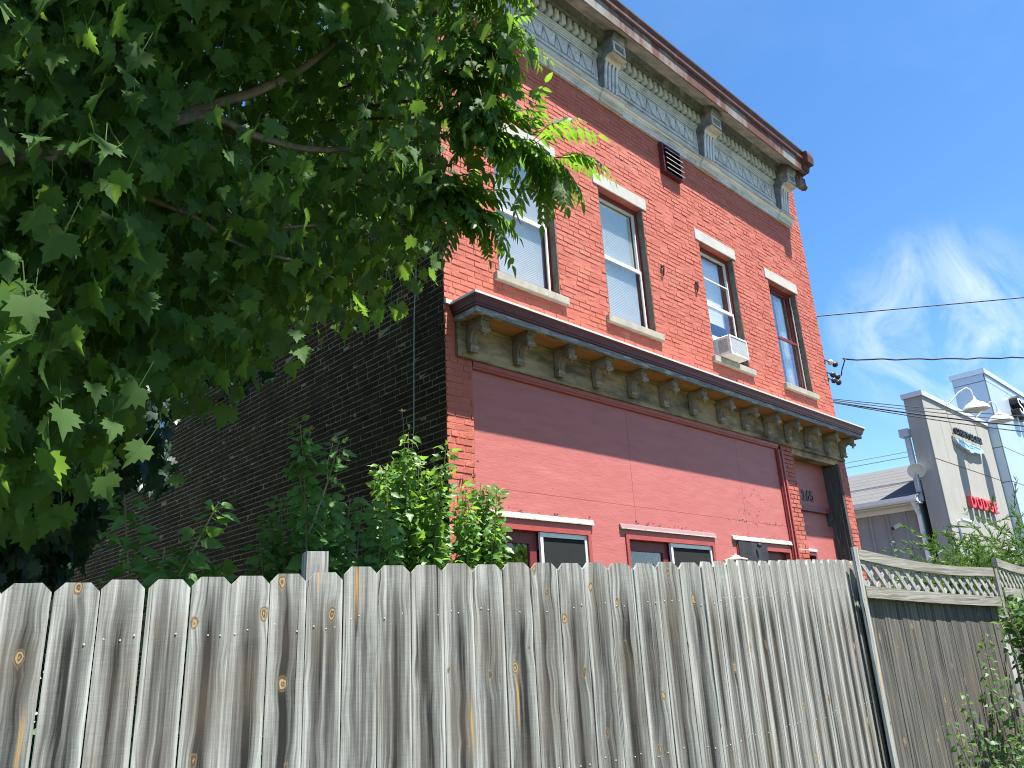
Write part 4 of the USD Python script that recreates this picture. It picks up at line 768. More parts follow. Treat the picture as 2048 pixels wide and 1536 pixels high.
# ------------------------------------------------------------------ trees and plants
def outline(pts):
    """Right half outline (x, y) of a leaf mirrored into a fan round its midrib; folded and drooping."""
    half = np.array(pts); full = np.vstack([half, (half * [-1, 1])[::-1][1:-1]])
    return full
MAPLE = outline([(0, 0), (.12, -.08), (.34, -.11), (.31, .03), (.48, .08), (.41, .19), (.57, .36), (.40, .40), (.43, .56), (.20, .50), (.22, .68), (.12, .73), (.0, 1.0)])
LOBED = outline([(0, 0), (.16, .02), (.30, .18), (.24, .30), (.34, .42), (.22, .56), (.18, .76), (0, 1.0)])
OVATE = outline([(0, 0), (.20, .10), (.28, .30), (.22, .60), (.10, .85), (0, 1.0)])
LANCE = outline([(0, 0), (.16, .15), (.20, .40), (.12, .75), (0, 1.0)])
def leaf_verts(shape, cx=.35, fold=.22, droop=.25):
    c = np.array([[0, cx]]); P = np.vstack([c, shape]); x, y = P[:, 0], P[:, 1]
    z = fold * .5 * np.abs(x) - droop * (y - .2).clip(0) ** 2 - droop * .5 * np.abs(x) ** 2
    n = len(shape); Fc = np.array([(0, 1 + i, 1 + (i + 1) % n) for i in range(n)])
    return np.column_stack([x, y, z]), Fc
def place_leaves(shape, pos, axis, nrm, size, fold=(.15, .75), droop=(.05, .7), seed=1, stalk=0.0):
    """pos, axis (stalk to tip), nrm (upper face), size: n rows. Returns a list of (verts, faces)."""
    r = np.random.default_rng(seed); out = []
    axis = axis / np.linalg.norm(axis, axis=1, keepdims=True)
    nrm = nrm - (nrm * axis).sum(1, keepdims=True) * axis; nrm /= np.linalg.norm(nrm, axis=1, keepdims=True)
    side = np.cross(axis, nrm)
    for i in range(len(pos)):
        v, f = leaf_verts(shape, fold=r.uniform(*fold), droop=r.uniform(*droop))
        v = v * np.array([r.uniform(.8, 1.12), 1, 1]); v[2:, :2] += r.normal(size=(len(v) - 2, 2)) * .018; v[:, 2] += r.uniform(-.25, .25) * v[:, 0] * v[:, 1]
        P = pos[i] + size[i] * (v[:, :1] * side[i] + v[:, 1:2] * axis[i] + v[:, 2:] * nrm[i])
        if stalk:
            b0 = pos[i]; b1 = pos[i] - axis[i] * size[i] * stalk + np.array([0, 0, size[i] * stalk * .55])
            k = len(P); w = side[i] * size[i] * .013
            P = np.vstack([P, b0 - w, b0 + w, b1 + w, b1 - w]); f = np.vstack([f, [(k, k + 1, k + 2), (k, k + 2, k + 3)]])
        out.append((P, f))
    return out
def merged(lst):
    g = G()
    for v, f in lst: g.add(v, f)
    return g
def dec(s): return np.array([[int(q) / 100 for q in t.split(',')] for t in s.split(';')])
MAPLE_CLUMPS = dec('215,291,603,26;238,277,606,26;268,254,609,26;3,299,418,23;10,291,411,23;28,280,422,24;41,306,449,24;54,301,453,24;71,279,443,24;104,316,515,25;109,279,478,24;142,296,513,25;162,300,549,25;185,296,544,25;224,303,590,26;265,287,601,26;272,264,586,26;5,291,388,23;14,261,375,23;26,304,416,24;48,306,433,24;58,294,434,24;79,315,463,24;103,327,491,25;117,304,487,25;139,282,475,25;169,292,498,25;202,301,528,26;220,292,544,26;266,300,584,26;273,266,567,26;4,288,366,23;19,278,371,23;36,297,398,24;42,285,391,24;66,312,417,24;83,316,434,24;108,308,454,25;127,308,469,25;148,326,480,25;177,318,510,25;185,288,474,25;231,301,523,26;268,301,549,26;291,281,544,26;14,329,381,24;17,295,362,23;38,311,382,24;54,303,384,24;67,303,391,24;90,322,418,24;108,327,443,25;136,324,446,25;154,329,465,25;206,302,481,25;238,304,496,26;258,301,499,26;275,276,491,26;12,304,343,23;28,311,360,24;35,303,354,24;55,298,368,24;68,305,370,24;88,317,389,24;219,320,466,26;244,335,481,26;273,306,487,26;7,305,323,23;15,304,331,23;33,307,331,23;44,317,350,24;59,349,367,24;75,324,367,24;101,337,380,24;119,354,395,25;203,305,406,25;224,312,429,25;266,310,447,26;11,343,329,24;13,291,302,23;33,316,318,23;45,323,329,24;61,307,330,24;72,314,335,24;94,333,358,24;120,331,363,24;141,330,376,25;141,301,362,24;205,354,415,26;238,353,413,26;250,348,421,26;277,326,423,26;21,305,297,23;40,336,314,24;60,319,311,24;79,342,337,24;97,348,347,24;124,335,346,24;152,346,353,25;176,357,372,25;199,349,385,25;226,342,378,25;31,340,289,24;36,340,295,24;52,340,299,24;72,338,309,24;77,326,309,24;110,376,328,25;132,363,335,25;146,360,343,25;171,350,342,25;207,353,349,25;236,360,367,26;28,297,259,23;40,309,273,23;57,331,285,24;88,362,301,24;107,350,303,24;127,351,297,24;153,350,303,25;33,320,254,23;43,333,256,23;55,345,267,24;75,356,268,24;100,353,283,24;122,366,285,24;155,356,295,25;24,321,231,23;30,339,239,23;44,348,241,24;66,350,249,24;76,328,239,24;35,343,231,23;55,381,229,24;62,337,231,24;10,356,492,24;107,357,572,25;139,371,612,26;230,333,654,26;6,377,480,24;11,350,462,24;34,381,504,25;51,403,556,25;71,371,542,25;84,393,562,25;104,353,534,25;133,365,573,26;148,365,597,26;176,359,606,26;208,346,624,26;216,323,598,26;260,335,654,27;285,303,643,27;-6,392,462,24;3,343,441,24;20,363,463,24;30,375,475,25;53,356,487,25;71,362,498,25;85,366,517,25;121,382,541,26;137,367,540,26;155,377,576,26;182,364,569,26;212,342,590,26;241,334,600,26;259,340,601,27;5,383,439,24;26,366,444,24;38,369,450,24;56,377,471,25;75,369,473,25;85,359,481,25;115,384,521,25;134,358,509,25;149,357,524,26;196,378,554,26;221,368,561,26;235,338,556,26;262,332,571,26;6,375,415,24;25,367,413,24;42,370,427,24;54,400,465,25;78,409,488,25;94,390,475,25;120,386,492,25;135,365,485,25;174,398,537,26;196,360,512,26;231,368,542,26;246,362,533,26;290,370,579,27;15,376,402,24;31,372,400,24;51,411,438,25;55,358,412,24;78,398,433,25;96,376,442,25;127,406,465,26;196,388,493,26;216,368,501,26;261,363,509,26;291,363,525,27;15,406,390,24;33,374,374,24;46,376,393,24;69,389,398,25;84,414,426,25;113,408,447,25;132,401,445,25;165,420,480,26;207,387,466,26;241,388,484,26;285,399,502,27;22,393,365,24;30,375,363,24;51,396,369,24;81,426,404,25;104,435,413,25;114,399,404,25;130,399,407,25;164,413,433,26;177,400,426,26;210,390,438,26;241,387,455,26;275,397,480,27;289,368,453,26;21,358,321,24;42,387,341,24;56,424,373,25;70,407,367,25;95,411,369,25;128,434,394,25;145,418,408,26;162,429,414,26;184,420,417,26;227,412,426,26;241,395,418,26;270,384,437,26;291,384,443,27;24,386,312,24;52,429,349,25;60,387,329,24;80,394,345,25;105,441,360,25;122,425,369,25;149,413,365,25;168,400,371,25;195,438,397,26;222,406,389,26;238,383,392,26;274,393,402,26;34,434,317,24;52,426,327,25;65,398,307,24;81,389,319,24;109,413,326,25;134,435,345,25;161,457,359,26;179,442,358,26;184,410,357,26;235,434,376,26;255,429,383,26;24,408,292,24;39,447,296,24;105,446,325,25;131,414,313,25;188,445,340,26;42,413,270,24;54,409,267,24;72,444,280,25;97,456,286,25;111,454,304,25;33,421,250,24;41,433,261,24;66,469,262,25;73,442,271,25;106,459,271,25;60,407,235,24;193,412,694,27;223,405,712,27;249,400,731,27;-7,477,574,25;12,450,567,25;34,459,583,26;53,477,618,26;68,453,604,26;90,447,607,26;115,423,607,26;143,429,644,27;172,410,640,27;189,406,663,27;219,409,693,27;243,390,695,27;276,388,710,28;0,459,535,25;26,460,540,25;35,458,553,26;52,433,536,25;84,440,561,26;97,423,557,26;130,448,606,26;159,455,632,27;157,414,607,26;200,429,643,27;236,418,650,27;266,412,670,27;282,386,660,27;4,491,534,25;18,446,502,25;42,469,527,26;69,466,539,26;80,455,556,26;113,476,599,26;132,440,573,26;148,450,583,26;178,431,584,27;202,421,616,27;217,397,589,27;262,425,645,27;292,392,650,27;8,492,499,25;28,458,497,25;51,475,517,26;67,483,520,26;83,474,540,26;122,481,562,26;126,462,555,26;166,455,570,27;189,436,573,27;215,464,604,27;236,423,579,27;282,434,632,28;297,413,623,28;21,463,462,25;27,453,451,25;56,492,497,26;75,452,480,26;85,446,483,26;121,463,506,26;137,463,521,26;161,450,531,26;181,457,553,27;221,459,573,27;227,425,536,27;278,454,583,28;300,420,578,27;25,487,459,25;31,460,443,25;60,509,485,26;81,477,469,26;96,485,481,26;119,503,514,26;153,496,518,27;161,466,509,26;182,453,516,27;228,464,547,27;244,442,533,27;290,438,556,27;24,500,435,25;38,515,448,26;61,477,439,25;76,456,419,25;96,478,442,26;117,467,454,26;150,470,464,26;181,478,475,27;212,473,496,27;248,489,515,27;256,450,511,27;285,455,524,27;34,482,392,25;42,445,387,25;60,470,404,25;80,475,407,25;102,498,431,26;140,495,436,26;159,486,446,26;174,487,446,26;223,510,474,27;229,467,478,27;268,452,478,27;39,498,377,25;57,508,394,26;63,483,375,25;95,486,391,26;104,491,393,26;141,502,428,26;155,510,434,26;172,473,425,26;196,469,421,26;248,497,452,27;275,484,454,27;40,482,346,25;56,496,365,25;66,486,353,25;97,506,384,26;123,514,384,26;135,492,380,26;176,518,399,27;191,503,395,27;214,486,411,27;240,487,404,27;271,479,412,27;37,519,333,25;57,489,337,25;72,495,345,25;123,497,350,26;152,526,378,26;161,497,363,26;181,479,353,26;41,520,317,25;56,496,313,25;110,519,324,26;125,506,323,26;135,493,331,26;42,498,285,25;67,538,302,25;77,498,295,25;113,548,318,26;144,584,334,27;53,541,277,25;74,542,271,25;100,535,274,26;106,515,271,25;134,538,293,26;-2,557,646,26;14,527,631,26;39,526,645,26;64,483,628,26;89,540,696,27;110,517,688,27;129,497,695,27;158,505,728,28;200,486,722,28;224,470,736,28;10,524,583,26;25,538,617,26;47,536,634,27;75,540,635,27;90,524,655,27;103,504,647,27;130,505,660,27;166,513,687,28;185,460,674,27;2,546,578,26;26,554,580,26;46,558,611,27;67,526,605,27;92,540,620,27;125,525,623,27;155,511,634,27;173,495,646,27;207,499,668,28;224,484,658,28;16,550,546,26;37,562,572,26;48,546,567,26;68,529,572,26;90,512,572,26;126,532,611,27;157,517,604,27;175,534,633,28;211,522,629,28;12,550,520,26;43,516,503,26;55,530,523,26;86,553,560,27;99,537,547,27;142,572,606,28;161,534,580,27;172,517,587,27;217,513,592,28;247,494,610,28;25,549,482,26;38,524,474,26;67,595,531,27;93,557,518,27;111,538,526,27;148,569,548,27;171,549,552,27;199,556,563,28;223,517,554,28;244,522,572,28;21,583,478,26;49,560,473,26;67,559,479,26;94,540,484,26;108,554,496,27;151,554,503,27;171,538,516,27;204,565,532,28;215,516,513,27;20,597,457,26;37,587,440,26;49,580,445,26;85,583,470,27;94,568,472,27;123,553,477,27;155,555,474,27;165,556,492,27;195,533,487,27;235,565,521,28;36,566,412,26;57,549,417,26;81,556,430,26;110,587,439,27;138,580,455,27;151,578,466,27;183,560,448,27;205,574,485,28;241,556,467,28;43,587,398,26;69,577,406,26;83,577,400,26;102,577,416,27;129,566,407,27;159,556,420,27;182,549,414,27;214,589,446,28;239,549,428,27;275,538,445,28;45,606,379,26;70,581,371,26;93,598,387,27;115,563,375,26;138,587,394,27;169,591,397,27;195,607,399,27;214,572,406,27;257,561,420,28;58,602,337,26;68,603,352,26;86,585,350,26;128,597,359,27;147,614,372,27;164,594,366,27;221,571,381,27;59,634,327,26;74,581,323,26;97,614,330,26;114,580,331,26;148,609,327,27;69,634,291,26;91,621,294,26;111,629,295,27;126,604,302,26')
DARK_CLUMPS = dec('78,704,298,20;165,560,289,20;185,583,295,20;78,724,291,20;89,704,285,20;95,630,274,20;112,686,284,20;121,669,287,20;130,664,290,20;151,644,278,20;156,645,281,20;170,645,285,20;77,654,263,20;78,605,251,20;105,712,269,20;104,627,256,20;117,618,260,20;143,676,277,20;149,648,265,20;157,613,259,20;79,662,247,20;79,621,243,20;108,685,259,20;118,702,257,20;128,690,255,20;136,648,247,20;137,602,244,20;80,650,231,20;79,597,229,20;103,661,239,20;121,726,243,20;126,635,230,20;120,585,232,20;153,666,239,20;94,763,228,20;86,653,226,20;109,699,222,20;118,681,223,20;122,628,219,20;147,691,228,20;172,723,236,20;94,780,319,20;115,828,328,20;196,682,307,20;235,741,332,20;87,794,306,20;102,798,307,20;109,743,293,20;124,718,287,20;133,707,294,20;170,760,298,20;174,714,296,20;183,718,296,20;90,772,278,20;105,768,282,20;106,716,265,20;140,817,295,20;153,781,278,20;163,744,280,20;172,717,277,20;97,871,272,20;111,801,260,20;127,799,260,20;131,775,265,20;160,798,268,20;158,720,255,20;169,690,247,20;102,863,256,20;117,802,241,20;125,828,255,20;141,752,247,20;152,736,235,20;171,753,244,20;165,692,240,20;157,717,225,20;102,922,344,20;102,821,319,20;132,755,311,20;178,826,327,20;204,793,323,20;203,678,310,20;241,716,316,20;95,877,315,20;128,922,317,20;132,895,325,20;154,866,307,20;174,825,302,20;178,812,304,20;203,785,301,20;94,864,293,20;111,870,288,20;143,885,298,20;154,856,299,20;174,891,291,20;184,811,289,20;103,811,254,20;129,900,265,20;138,823,270,20;160,913,277,20;177,846,275,20;205,877,282,20;107,948,257,20;123,928,260,20;140,879,241,20;178,916,253,20;184,854,243,20;187,820,248,20;215,724,362,20;223,708,378,20;230,698,386,20;224,721,348,20;219,777,396,20;238,729,367,20;225,558,380,20;235,552,372,20;241,548,368,20;206,505,374,20;218,568,373,20')
def clump_leaves(cl, n, size, seed, spread=1.0, face=(-.45, -.75), hang=.95, shape=MAPLE, stalk=.7, upb=.55):
    r = np.random.default_rng(seed); C_ = np.repeat(cl, n, axis=0); k = len(C_)
    d = r.normal(size=(k, 3)); d *= (r.random((k, 1)) ** .45) / np.linalg.norm(d, axis=1, keepdims=True) * 1.25
    pos = C_[:, :3] + d * C_[:, 3:4] * spread * np.array([1, 1, .9])
    az = r.uniform(0, 2 * math.pi, k)
    axis = np.column_stack([np.cos(az) * .55, np.sin(az) * .55, -hang - r.uniform(-.4, .5, k)])
    az2 = r.uniform(0, 2 * math.pi, k)
    nrm = np.column_stack([np.cos(az2) * .8 + face[0], np.sin(az2) * .8 + face[1], upb + r.uniform(-.3, .5, k)])
    s = np.repeat(np.broadcast_to(size, len(cl)), n) * r.uniform(.65, 1.2, k)
    return place_leaves(shape, pos, axis, nrm, s, seed=seed, stalk=stalk), pos
def leafy(tree, leaves, pos, material, cap=300, name='leaf', rest='foliage'):
    if len(leaves) > cap:
        o = np.argsort(np.linalg.norm(pos - CAM, axis=1)); near, far = o[:cap], o[cap:]
    else: near, far = np.arange(len(leaves)), []
    for i in near: part(tree, name, leaves[i], material, smooth=True)
    if len(far): part(tree, rest, merged([leaves[i] for i in far]), material, kind='stuff', smooth=True)

def bent(pts, rad, k=5):
    """The path through pts as a smooth curve, with its radii."""
    P = np.array(pts, float); E_ = np.vstack([2 * P[0] - P[1], P, 2 * P[-1] - P[-2]]); out, ro = [], []
    for i in range(len(P) - 1):
        a, b, c, d = E_[i:i + 4]
        for t in np.arange(k) / k:
            out.append(.5 * (2 * b + (c - a) * t + (2 * a - 5 * b + 4 * c - d) * t * t + (3 * b - a - 3 * c + d) * t ** 3)); ro.append(rad[i] + (rad[i + 1] - rad[i]) * t)
    return np.array(out + [P[-1]]), np.array(ro + [rad[-1]])
T1 = thing('maple_tree', 'large maple tree hanging its lobed leaves over the left of the fence', 'tree', (-1.2, 4.6, 0))
part(T1, 'trunk', G().tube([(-1.2, 4.6, -.2), (-1.17, 4.6, .6), (-1.12, 4.55, 1.6), (-1.05, 4.45, 2.6), (-.95, 4.3, 4.0), (-.9, 4.1, 6.0), (-.7, 3.8, 8.0)], [.34, .27, .24, .22, .19, .14, .05], 12), 'maple_bark', smooth=True)
for pts, r0 in (([(-1.05, 4.45, 2.6), (-.4, 3.6, 2.9), (.15, 2.95, 3.14), (.62, 3.15, 3.54), (1.01, 3.31, 3.96), (1.21, 3.31, 4.16), (1.45, 3.28, 4.37), (1.68, 3.23, 4.62), (1.91, 3.14, 4.95)], .034),
                ([(.8, 3.22, 3.74), (1.12, 3.31, 4.05), (1.26, 3.3, 4.10), (1.46, 3.38, 4.15), (1.83, 3.41, 4.24), (2.31, 3.42, 4.47), (2.76, 3.28, 4.47)], .022),
                ([(-1.02, 4.4, 2.8), (.2, 3.31, 3.16), (.77, 3.32, 3.5), (1.13, 3.36, 3.61), (1.41, 3.38, 3.62), (1.59, 3.35, 3.62), (1.89, 3.43, 3.78)], .014),
                ([(.9, 3.33, 3.54), (1.15, 3.26, 3.48), (1.45, 3.4, 3.49), (1.65, 3.36, 3.47), (1.80, 3.36, 3.48), (1.97, 3.36, 3.45)], .010),
                ([(-1.1, 4.5, 2.2), (.34, 4.24, 3.08), (.65, 4.25, 3.03), (.78, 4.26, 3.06), (.95, 4.28, 2.97)], .022),
                ([(-.95, 4.3, 4.0), (.0, 3.2, 5.2), (1.0, 2.2, 6.0), (2.0, 1.4, 6.6)], .07), ([(-.9, 4.1, 5.6), (.3, 3.6, 6.2), (1.4, 3.3, 6.7), (2.4, 3.0, 7.0)], .06), ([(-.93, 4.2, 4.6), (-.4, 2.6, 5.6), (.1, 1.0, 6.4)], .06)):
    rr = np.linspace(r0 * 1.6, r0 * .45, len(pts)); part(T1, 'branch', G().tube(*bent(pts, rr), 7), 'maple_bark', smooth=True)
lv, ps = clump_leaves(MAPLE_CLUMPS, 29, np.interp(MAPLE_CLUMPS[:, 0], [.6, 2.2], [.120, .106]), 31, spread=1.12)
# the high part of the crown, above the picture, that shades the rest
r = np.random.default_rng(5); nz = 370; hz = r.uniform(4.6, 11, nz); lo_y = 3.62 - (hz - 1.78) / 2.78; hi = np.column_stack([-1.8 + r.random(nz) * (3.55 + .122 * (hz - 1.5)), lo_y + r.random(nz) * (4.0 - lo_y), hz, np.full(nz, .36)]); hi = hi[(hi[:, 2] > 6.2) | (hi[:, 1] / np.maximum(hi[:, 2] - 1.5, .1) < .9)]
hi = np.vstack([hi, np.column_stack([r.uniform(-5, -.2, 260), r.uniform(2.0, 13, 260), r.uniform(2.6, 8.5, 260), np.full(260, .42)])])  # unseen clumps added at left to block sky light and darken the side wall
lv2, ps2 = clump_leaves(hi, 15, .165, 32, hang=.5, upb=1.0, stalk=0)
leafy(T1, lv + lv2, np.vstack([ps, ps2 + [0, 0, 60]]), 'maple_leaf')

T2 = thing('maple_tree', 'dark maple tree in deep shade at the far end of the side wall', 'tree', (.55, 7.4, 0))
part(T2, 'trunk', G().tube([(.45, 7.3, -.2), (.47, 7.3, 1.0), (.5, 7.2, 2.2), (.7, 7.0, 3.4), (.9, 7.0, 4.6)], [.14, .11, .09, .06, .02], 9), 'maple_bark', smooth=True)
for tip in ((1.3, 6.6, 3.3), (2.3, 7.4, 4.3), (1.0, 6.0, 2.6), (2.7, 7.9, 4.0)):
    part(T2, 'branch', G().tube([(.48, 7.25, 1.9), ((.48 + tip[0]) / 2, (7.25 + tip[1]) / 2, tip[2] * .5 + 1.3), tip], [.04, .025, .01], 6), 'maple_bark', smooth=True)
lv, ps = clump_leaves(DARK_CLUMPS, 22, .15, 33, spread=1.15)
leafy(T2, lv, ps, 'shaded_maple_leaf')

ug = np.column_stack([np.random.default_rng(17).uniform(.3, 3.4, 90), np.random.default_rng(18).uniform(4.3, 7.5, 90), np.random.default_rng(19).uniform(.2, 1.55, 90), np.full(90, .3)])  # leaf clumps added to block the bright view through the picket gaps
lv, ps = clump_leaves(ug, 16, .11, 34, stalk=0)
solo('undergrowth', merged(lv), 'shaded_maple_leaf', 'low dark undergrowth added behind the left pickets to keep their gaps dark', 'undergrowth', kind='stuff', smooth=True)
def compound_leaf(base, d, L, seed, droop):
    """A rachis with paired lance leaflets."""
    r = np.random.default_rng(seed); d = np.asarray(d, float); d /= np.linalg.norm(d)
    n = 8; pts = [np.asarray(base, float)]; dd = d.copy()
    for i in range(n + 2):
        pts.append(pts[-1] + dd * L / (n + 2)); dd = dd + np.array([0, 0, -droop / (n + 2)]); dd /= np.linalg.norm(dd)
    pts = np.array(pts); g = G().tube(pts[[0, 4, 7, n + 2]], [.003, .0025, .002, .001], 4)
    pos, ax, nr, sz = [], [], [], []
    for i in range(2, n + 2):
        t = pts[i + 1] - pts[i - 1]; t /= np.linalg.norm(t); up = np.array([0, 0, 1.0]); sd = np.cross(t, up); sd /= np.linalg.norm(sd) + 1e-9; nn = np.cross(sd, t)
        for sg in (-1, 1):
            pos.append(pts[i]); a = sg * sd * .85 + t * .5 + np.array([0, 0, -.35 - r.uniform(0, .35)]); ax.append(a); nr.append(nn + r.normal(size=3) * .22); sz.append(L * .27 * (1 - .45 * abs(i - 5.2) / 6) * r.uniform(.85, 1.1))
    pos.append(pts[-1]); ax.append(pts[-1] - pts[-2]); nr.append(np.array([.1, 0, 1.0])); sz.append(L * .22)
    for v, f in place_leaves(LANCE, np.array(pos), np.array(ax), np.array(nr), np.array(sz), fold=(.2, .5), droop=(.1, .4), seed=seed): g.add(v, f)
    return g
T3 = thing('walnut_tree', 'tree with feathery compound leaves reaching past the maple over the first window', 'tree', (.9, 8.2, 0))
part(T3, 'trunk', G().tube([(.9, 8.2, -.2), (.95, 8.1, 1.5), (1.05, 7.7, 3.2), (1.3, 6.8, 4.6), (1.9, 5.2, 5.4), (2.4, 3.9, 5.5)], [.13, .10, .085, .065, .045, .02], 8), 'maple_bark', smooth=True)
twigs = [[(1.9, 5.2, 5.4), (2.35, 3.9, 5.0), (2.7, 3.15, 4.75), (3.0, 2.95, 4.62), (3.28, 2.83, 4.52)], [(1.9, 5.2, 5.4), (2.4, 3.6, 5.2), (2.65, 3.0, 5.15), (2.85, 2.82, 5.3)], [(1.9, 5.2, 5.2), (2.35, 3.9, 4.5), (2.6, 3.35, 4.2), (2.9, 3.2, 4.15)], [(2.0, 5.0, 5.4), (2.4, 3.4, 5.6), (2.75, 2.8, 5.7)], [(2.3, 4.2, 5.2), (2.55, 3.4, 4.95), (2.78, 3.05, 4.9)], [(2.2, 4.4, 4.8), (2.5, 3.5, 4.45), (2.72, 3.3, 4.3)]]
for t in twigs: part(T3, 'branch', G().tube(t, np.linspace(.016, .005, len(t)), 5), 'maple_bark', smooth=True)
r = np.random.default_rng(9); k = 0
for t, n, L in ((twigs[0], 42, .46), (twigs[1], 34, .42), (twigs[2], 34, .42), (twigs[3], 22, .40), (twigs[4], 34, .42), (twigs[5], 34, .42)):
    t = np.array(t, float)
    for i in range(n):
        s = r.uniform(1.6, len(t) - 1.001) if i > 3 else len(t) - 1.001; a = int(s); b = t[a] + (t[a + 1] - t[a]) * (s - a) if a + 1 < len(t) else t[-1]
        d = np.array([.62, -.55, 0]) * r.uniform(-.5, .75) + np.array([.45, .4, 0]) * r.uniform(-.6, .6) + np.array([0, 0, r.uniform(-.5, .35)])
        if np.linalg.norm(d) < .3: d = d + np.array([.4, -.3, -.2])
        part(T3, 'leaf', compound_leaf(b, d, L * r.uniform(.7, 1.08), 900 + k, r.uniform(.9, 1.9)), 'compound_leaf'); k += 1

def stem_plant(name, label, cat, stems, per, size, material, shape, seed, stem_mat='green_stem', dry=0, cap=300, top=.9, r0=.008, start=.25, group=None):
    """Upright stems (lists of points) with alternate leaves; each leaf its own part."""
    base = np.array(stems[0][0]); P_ = thing(name, label, cat, base, group=group); r = np.random.default_rng(seed); pos, ax, nr, sz = [], [], [], []
    for st in stems:
        st = np.array(st, float); part(P_, 'stem', G().tube(st, np.linspace(r0, r0 * .35, len(st)), 5), stem_mat)
        seg = np.cumsum(np.r_[0, np.linalg.norm(np.diff(st, axis=0), axis=1)]); Ls = seg[-1]
        n = int(per * Ls)
        for i in range(n):
            s = Ls * (start + (1 - start) * (i + r.random()) / n); q = np.array([np.interp(s, seg, st[:, c]) for c in range(3)]); az = i * 2.4 + r.uniform(-.5, .5)
            up = r.uniform(-.45, .45); out_ = np.array([math.cos(az), math.sin(az), up])
            pos.append(q + out_ * r.uniform(.01, .05)); ax.append(out_ + np.array([0, 0, r.uniform(-.5, .3)])); nr.append(r.normal(size=3) * .55 + np.array([-.35, -.6, .6])); sz.append(size * r.uniform(.6, 1.15) * (1 - .35 * (s / Ls) ** 3))
    lv = place_leaves(shape, np.array(pos), np.array(ax), np.array(nr), np.array(sz), fold=(.15, .45), droop=(.2, .7), seed=seed, stalk=.25)
    leafy(P_, lv, np.array(pos), material, cap)
    for i in range(dry):
        st = np.array(stems[i % len(stems)], float); q = st[-1] + np.array([r.uniform(-.1, .1), r.uniform(-.1, .1), r.uniform(-.05, .14)])
        part(P_, 'dry_stalk', G().tube([st[-2], (st[-2] + q) / 2 + r.normal(size=3) * .01, q], [.003, .0022, .0015], 4), 'dry_stem')
        m_ = 5; a_ = np.linspace(0, 2 * math.pi, m_, endpoint=False)
        lv = place_leaves(OVATE, np.repeat(q[None], m_, 0), np.column_stack([np.cos(a_) * .6, np.sin(a_) * .6, np.full(m_, .8)]), np.column_stack([-np.cos(a_), -np.sin(a_), np.full(m_, .6)]), np.full(m_, .035), seed=seed + i)
        part(P_, 'seed_pod', merged(lv), 'dry_leaf')
    return P_
def bundle(x, y, z0, z1, n, spread, seed, lean=(0, 0)):
    r = np.random.default_rng(seed); out = []
    for i in range(n):
        a = r.uniform(0, 6.28); d = r.uniform(.2, 1) * spread; h = z1 - (z1 - z0) * .24 * r.random() * (i > 0)
        tx, ty = x + math.cos(a) * d + lean[0], y + math.sin(a) * d + lean[1]
        out.append([(x + math.cos(a) * .05, y + math.sin(a) * .05, z0), (x + (tx - x) * .35, y + (ty - y) * .35, z0 + (h - z0) * .45), (x + (tx - x) * .75 + r.uniform(-.03, .03), y + (ty - y) * .75, z0 + (h - z0) * .78), (tx, ty, h)])
    return out
stem_plant('tall_shrub', 'tall leafy shoot with dried seed heads standing before the dark side wall', 'shrub', [[(2.2, 3.95, 0), (2.17, 3.9, 1.2), (2.14, 3.85, 2.05), (2.06, 3.76, 2.45), (1.985, 3.69, 2.70)], [(2.13, 3.84, 2.1), (2.17, 3.70, 2.4), (2.19, 3.62, 2.62)], [(2.13, 3.84, 2.15), (2.06, 3.80, 2.42), (2.04, 3.72, 2.6)]], 46, .11, 'sapling_leaf', LOBED, 51, dry=3, start=.6)
stem_plant('flowering_shrub', 'bright sunlit shrub just left of the building corner', 'shrub', bundle(3.36, 4.52, 0, 2.96, 32, .36, 52, (-.05, -.1)), 60, .105, 'shrub_leaf', LOBED, 52, dry=5, start=.45)
stem_plant('flowering_shrub', 'sunlit shrub in front of the brick pier at the building corner', 'shrub', bundle(3.92, 4.62, 0, 2.74, 26, .27, 53, (.0, -.1)), 60, .10, 'shrub_leaf', LOBED, 53, dry=3, start=.45)
stem_plant('flowering_shrub', 'shady shrub in front of the wooden fence post', 'shrub', bundle(2.5, 4.2, 0, 2.45, 34, .50, 54, (-.1, 0)), 55, .11, 'sapling_leaf', LOBED, 54, start=.45)
stem_plant('sapling', 'pale green sapling with two forks growing behind the left pickets', 'sapling', [[(1.35, 4.0, 0), (1.34, 4.0, 1.2), (1.30, 3.98, 1.8), (1.24, 3.95, 2.08), (1.20, 3.92, 2.28)], [(1.36, 3.9, 1.4), (1.44, 3.78, 1.9), (1.50, 3.68, 2.10), (1.535, 3.62, 2.22)], [(1.33, 3.98, 1.5), (1.38, 3.85, 1.85), (1.36, 3.78, 2.02)]], 40, .13, 'sapling_leaf', OVATE, 55, start=.5)
stem_plant('seedling', 'low bright maple seedling beside the side wall, left of the fence post', 'seedling', bundle(1.78, 4.05, 0, 1.98, 12, .28, 56, (-.05, 0)), 44, .12, 'shrub_leaf', MAPLE, 56, start=.55)
stem_plant('seedling', 'small leafy weed growing below the first shop window', 'seedling', bundle(4.55, 4.92, 0, 2.20, 4, .10, 57), 22, .075, 'shrub_leaf', LOBED, 57, start=.5)
stem_plant('weed', 'yellow-green weed in a patch of sun at the far left of the side wall', 'weed', bundle(1.25, 6.4, 0, 2.30, 8, .28, 58), 22, .075, 'vine_leaf', OVATE, 58, start=.6)
stem_plant('dry_weed', 'thin dead stalk with curled leaves in front of the brick pier', 'weed', [[(4.6, 5.25, 0), (4.6, 5.26, 2.0), (4.61, 5.27, 2.9), (4.635, 5.27, 3.42)]], 2.6, .05, 'dry_leaf', LOBED, 59, 'dry_stem', start=.72, r0=.004)
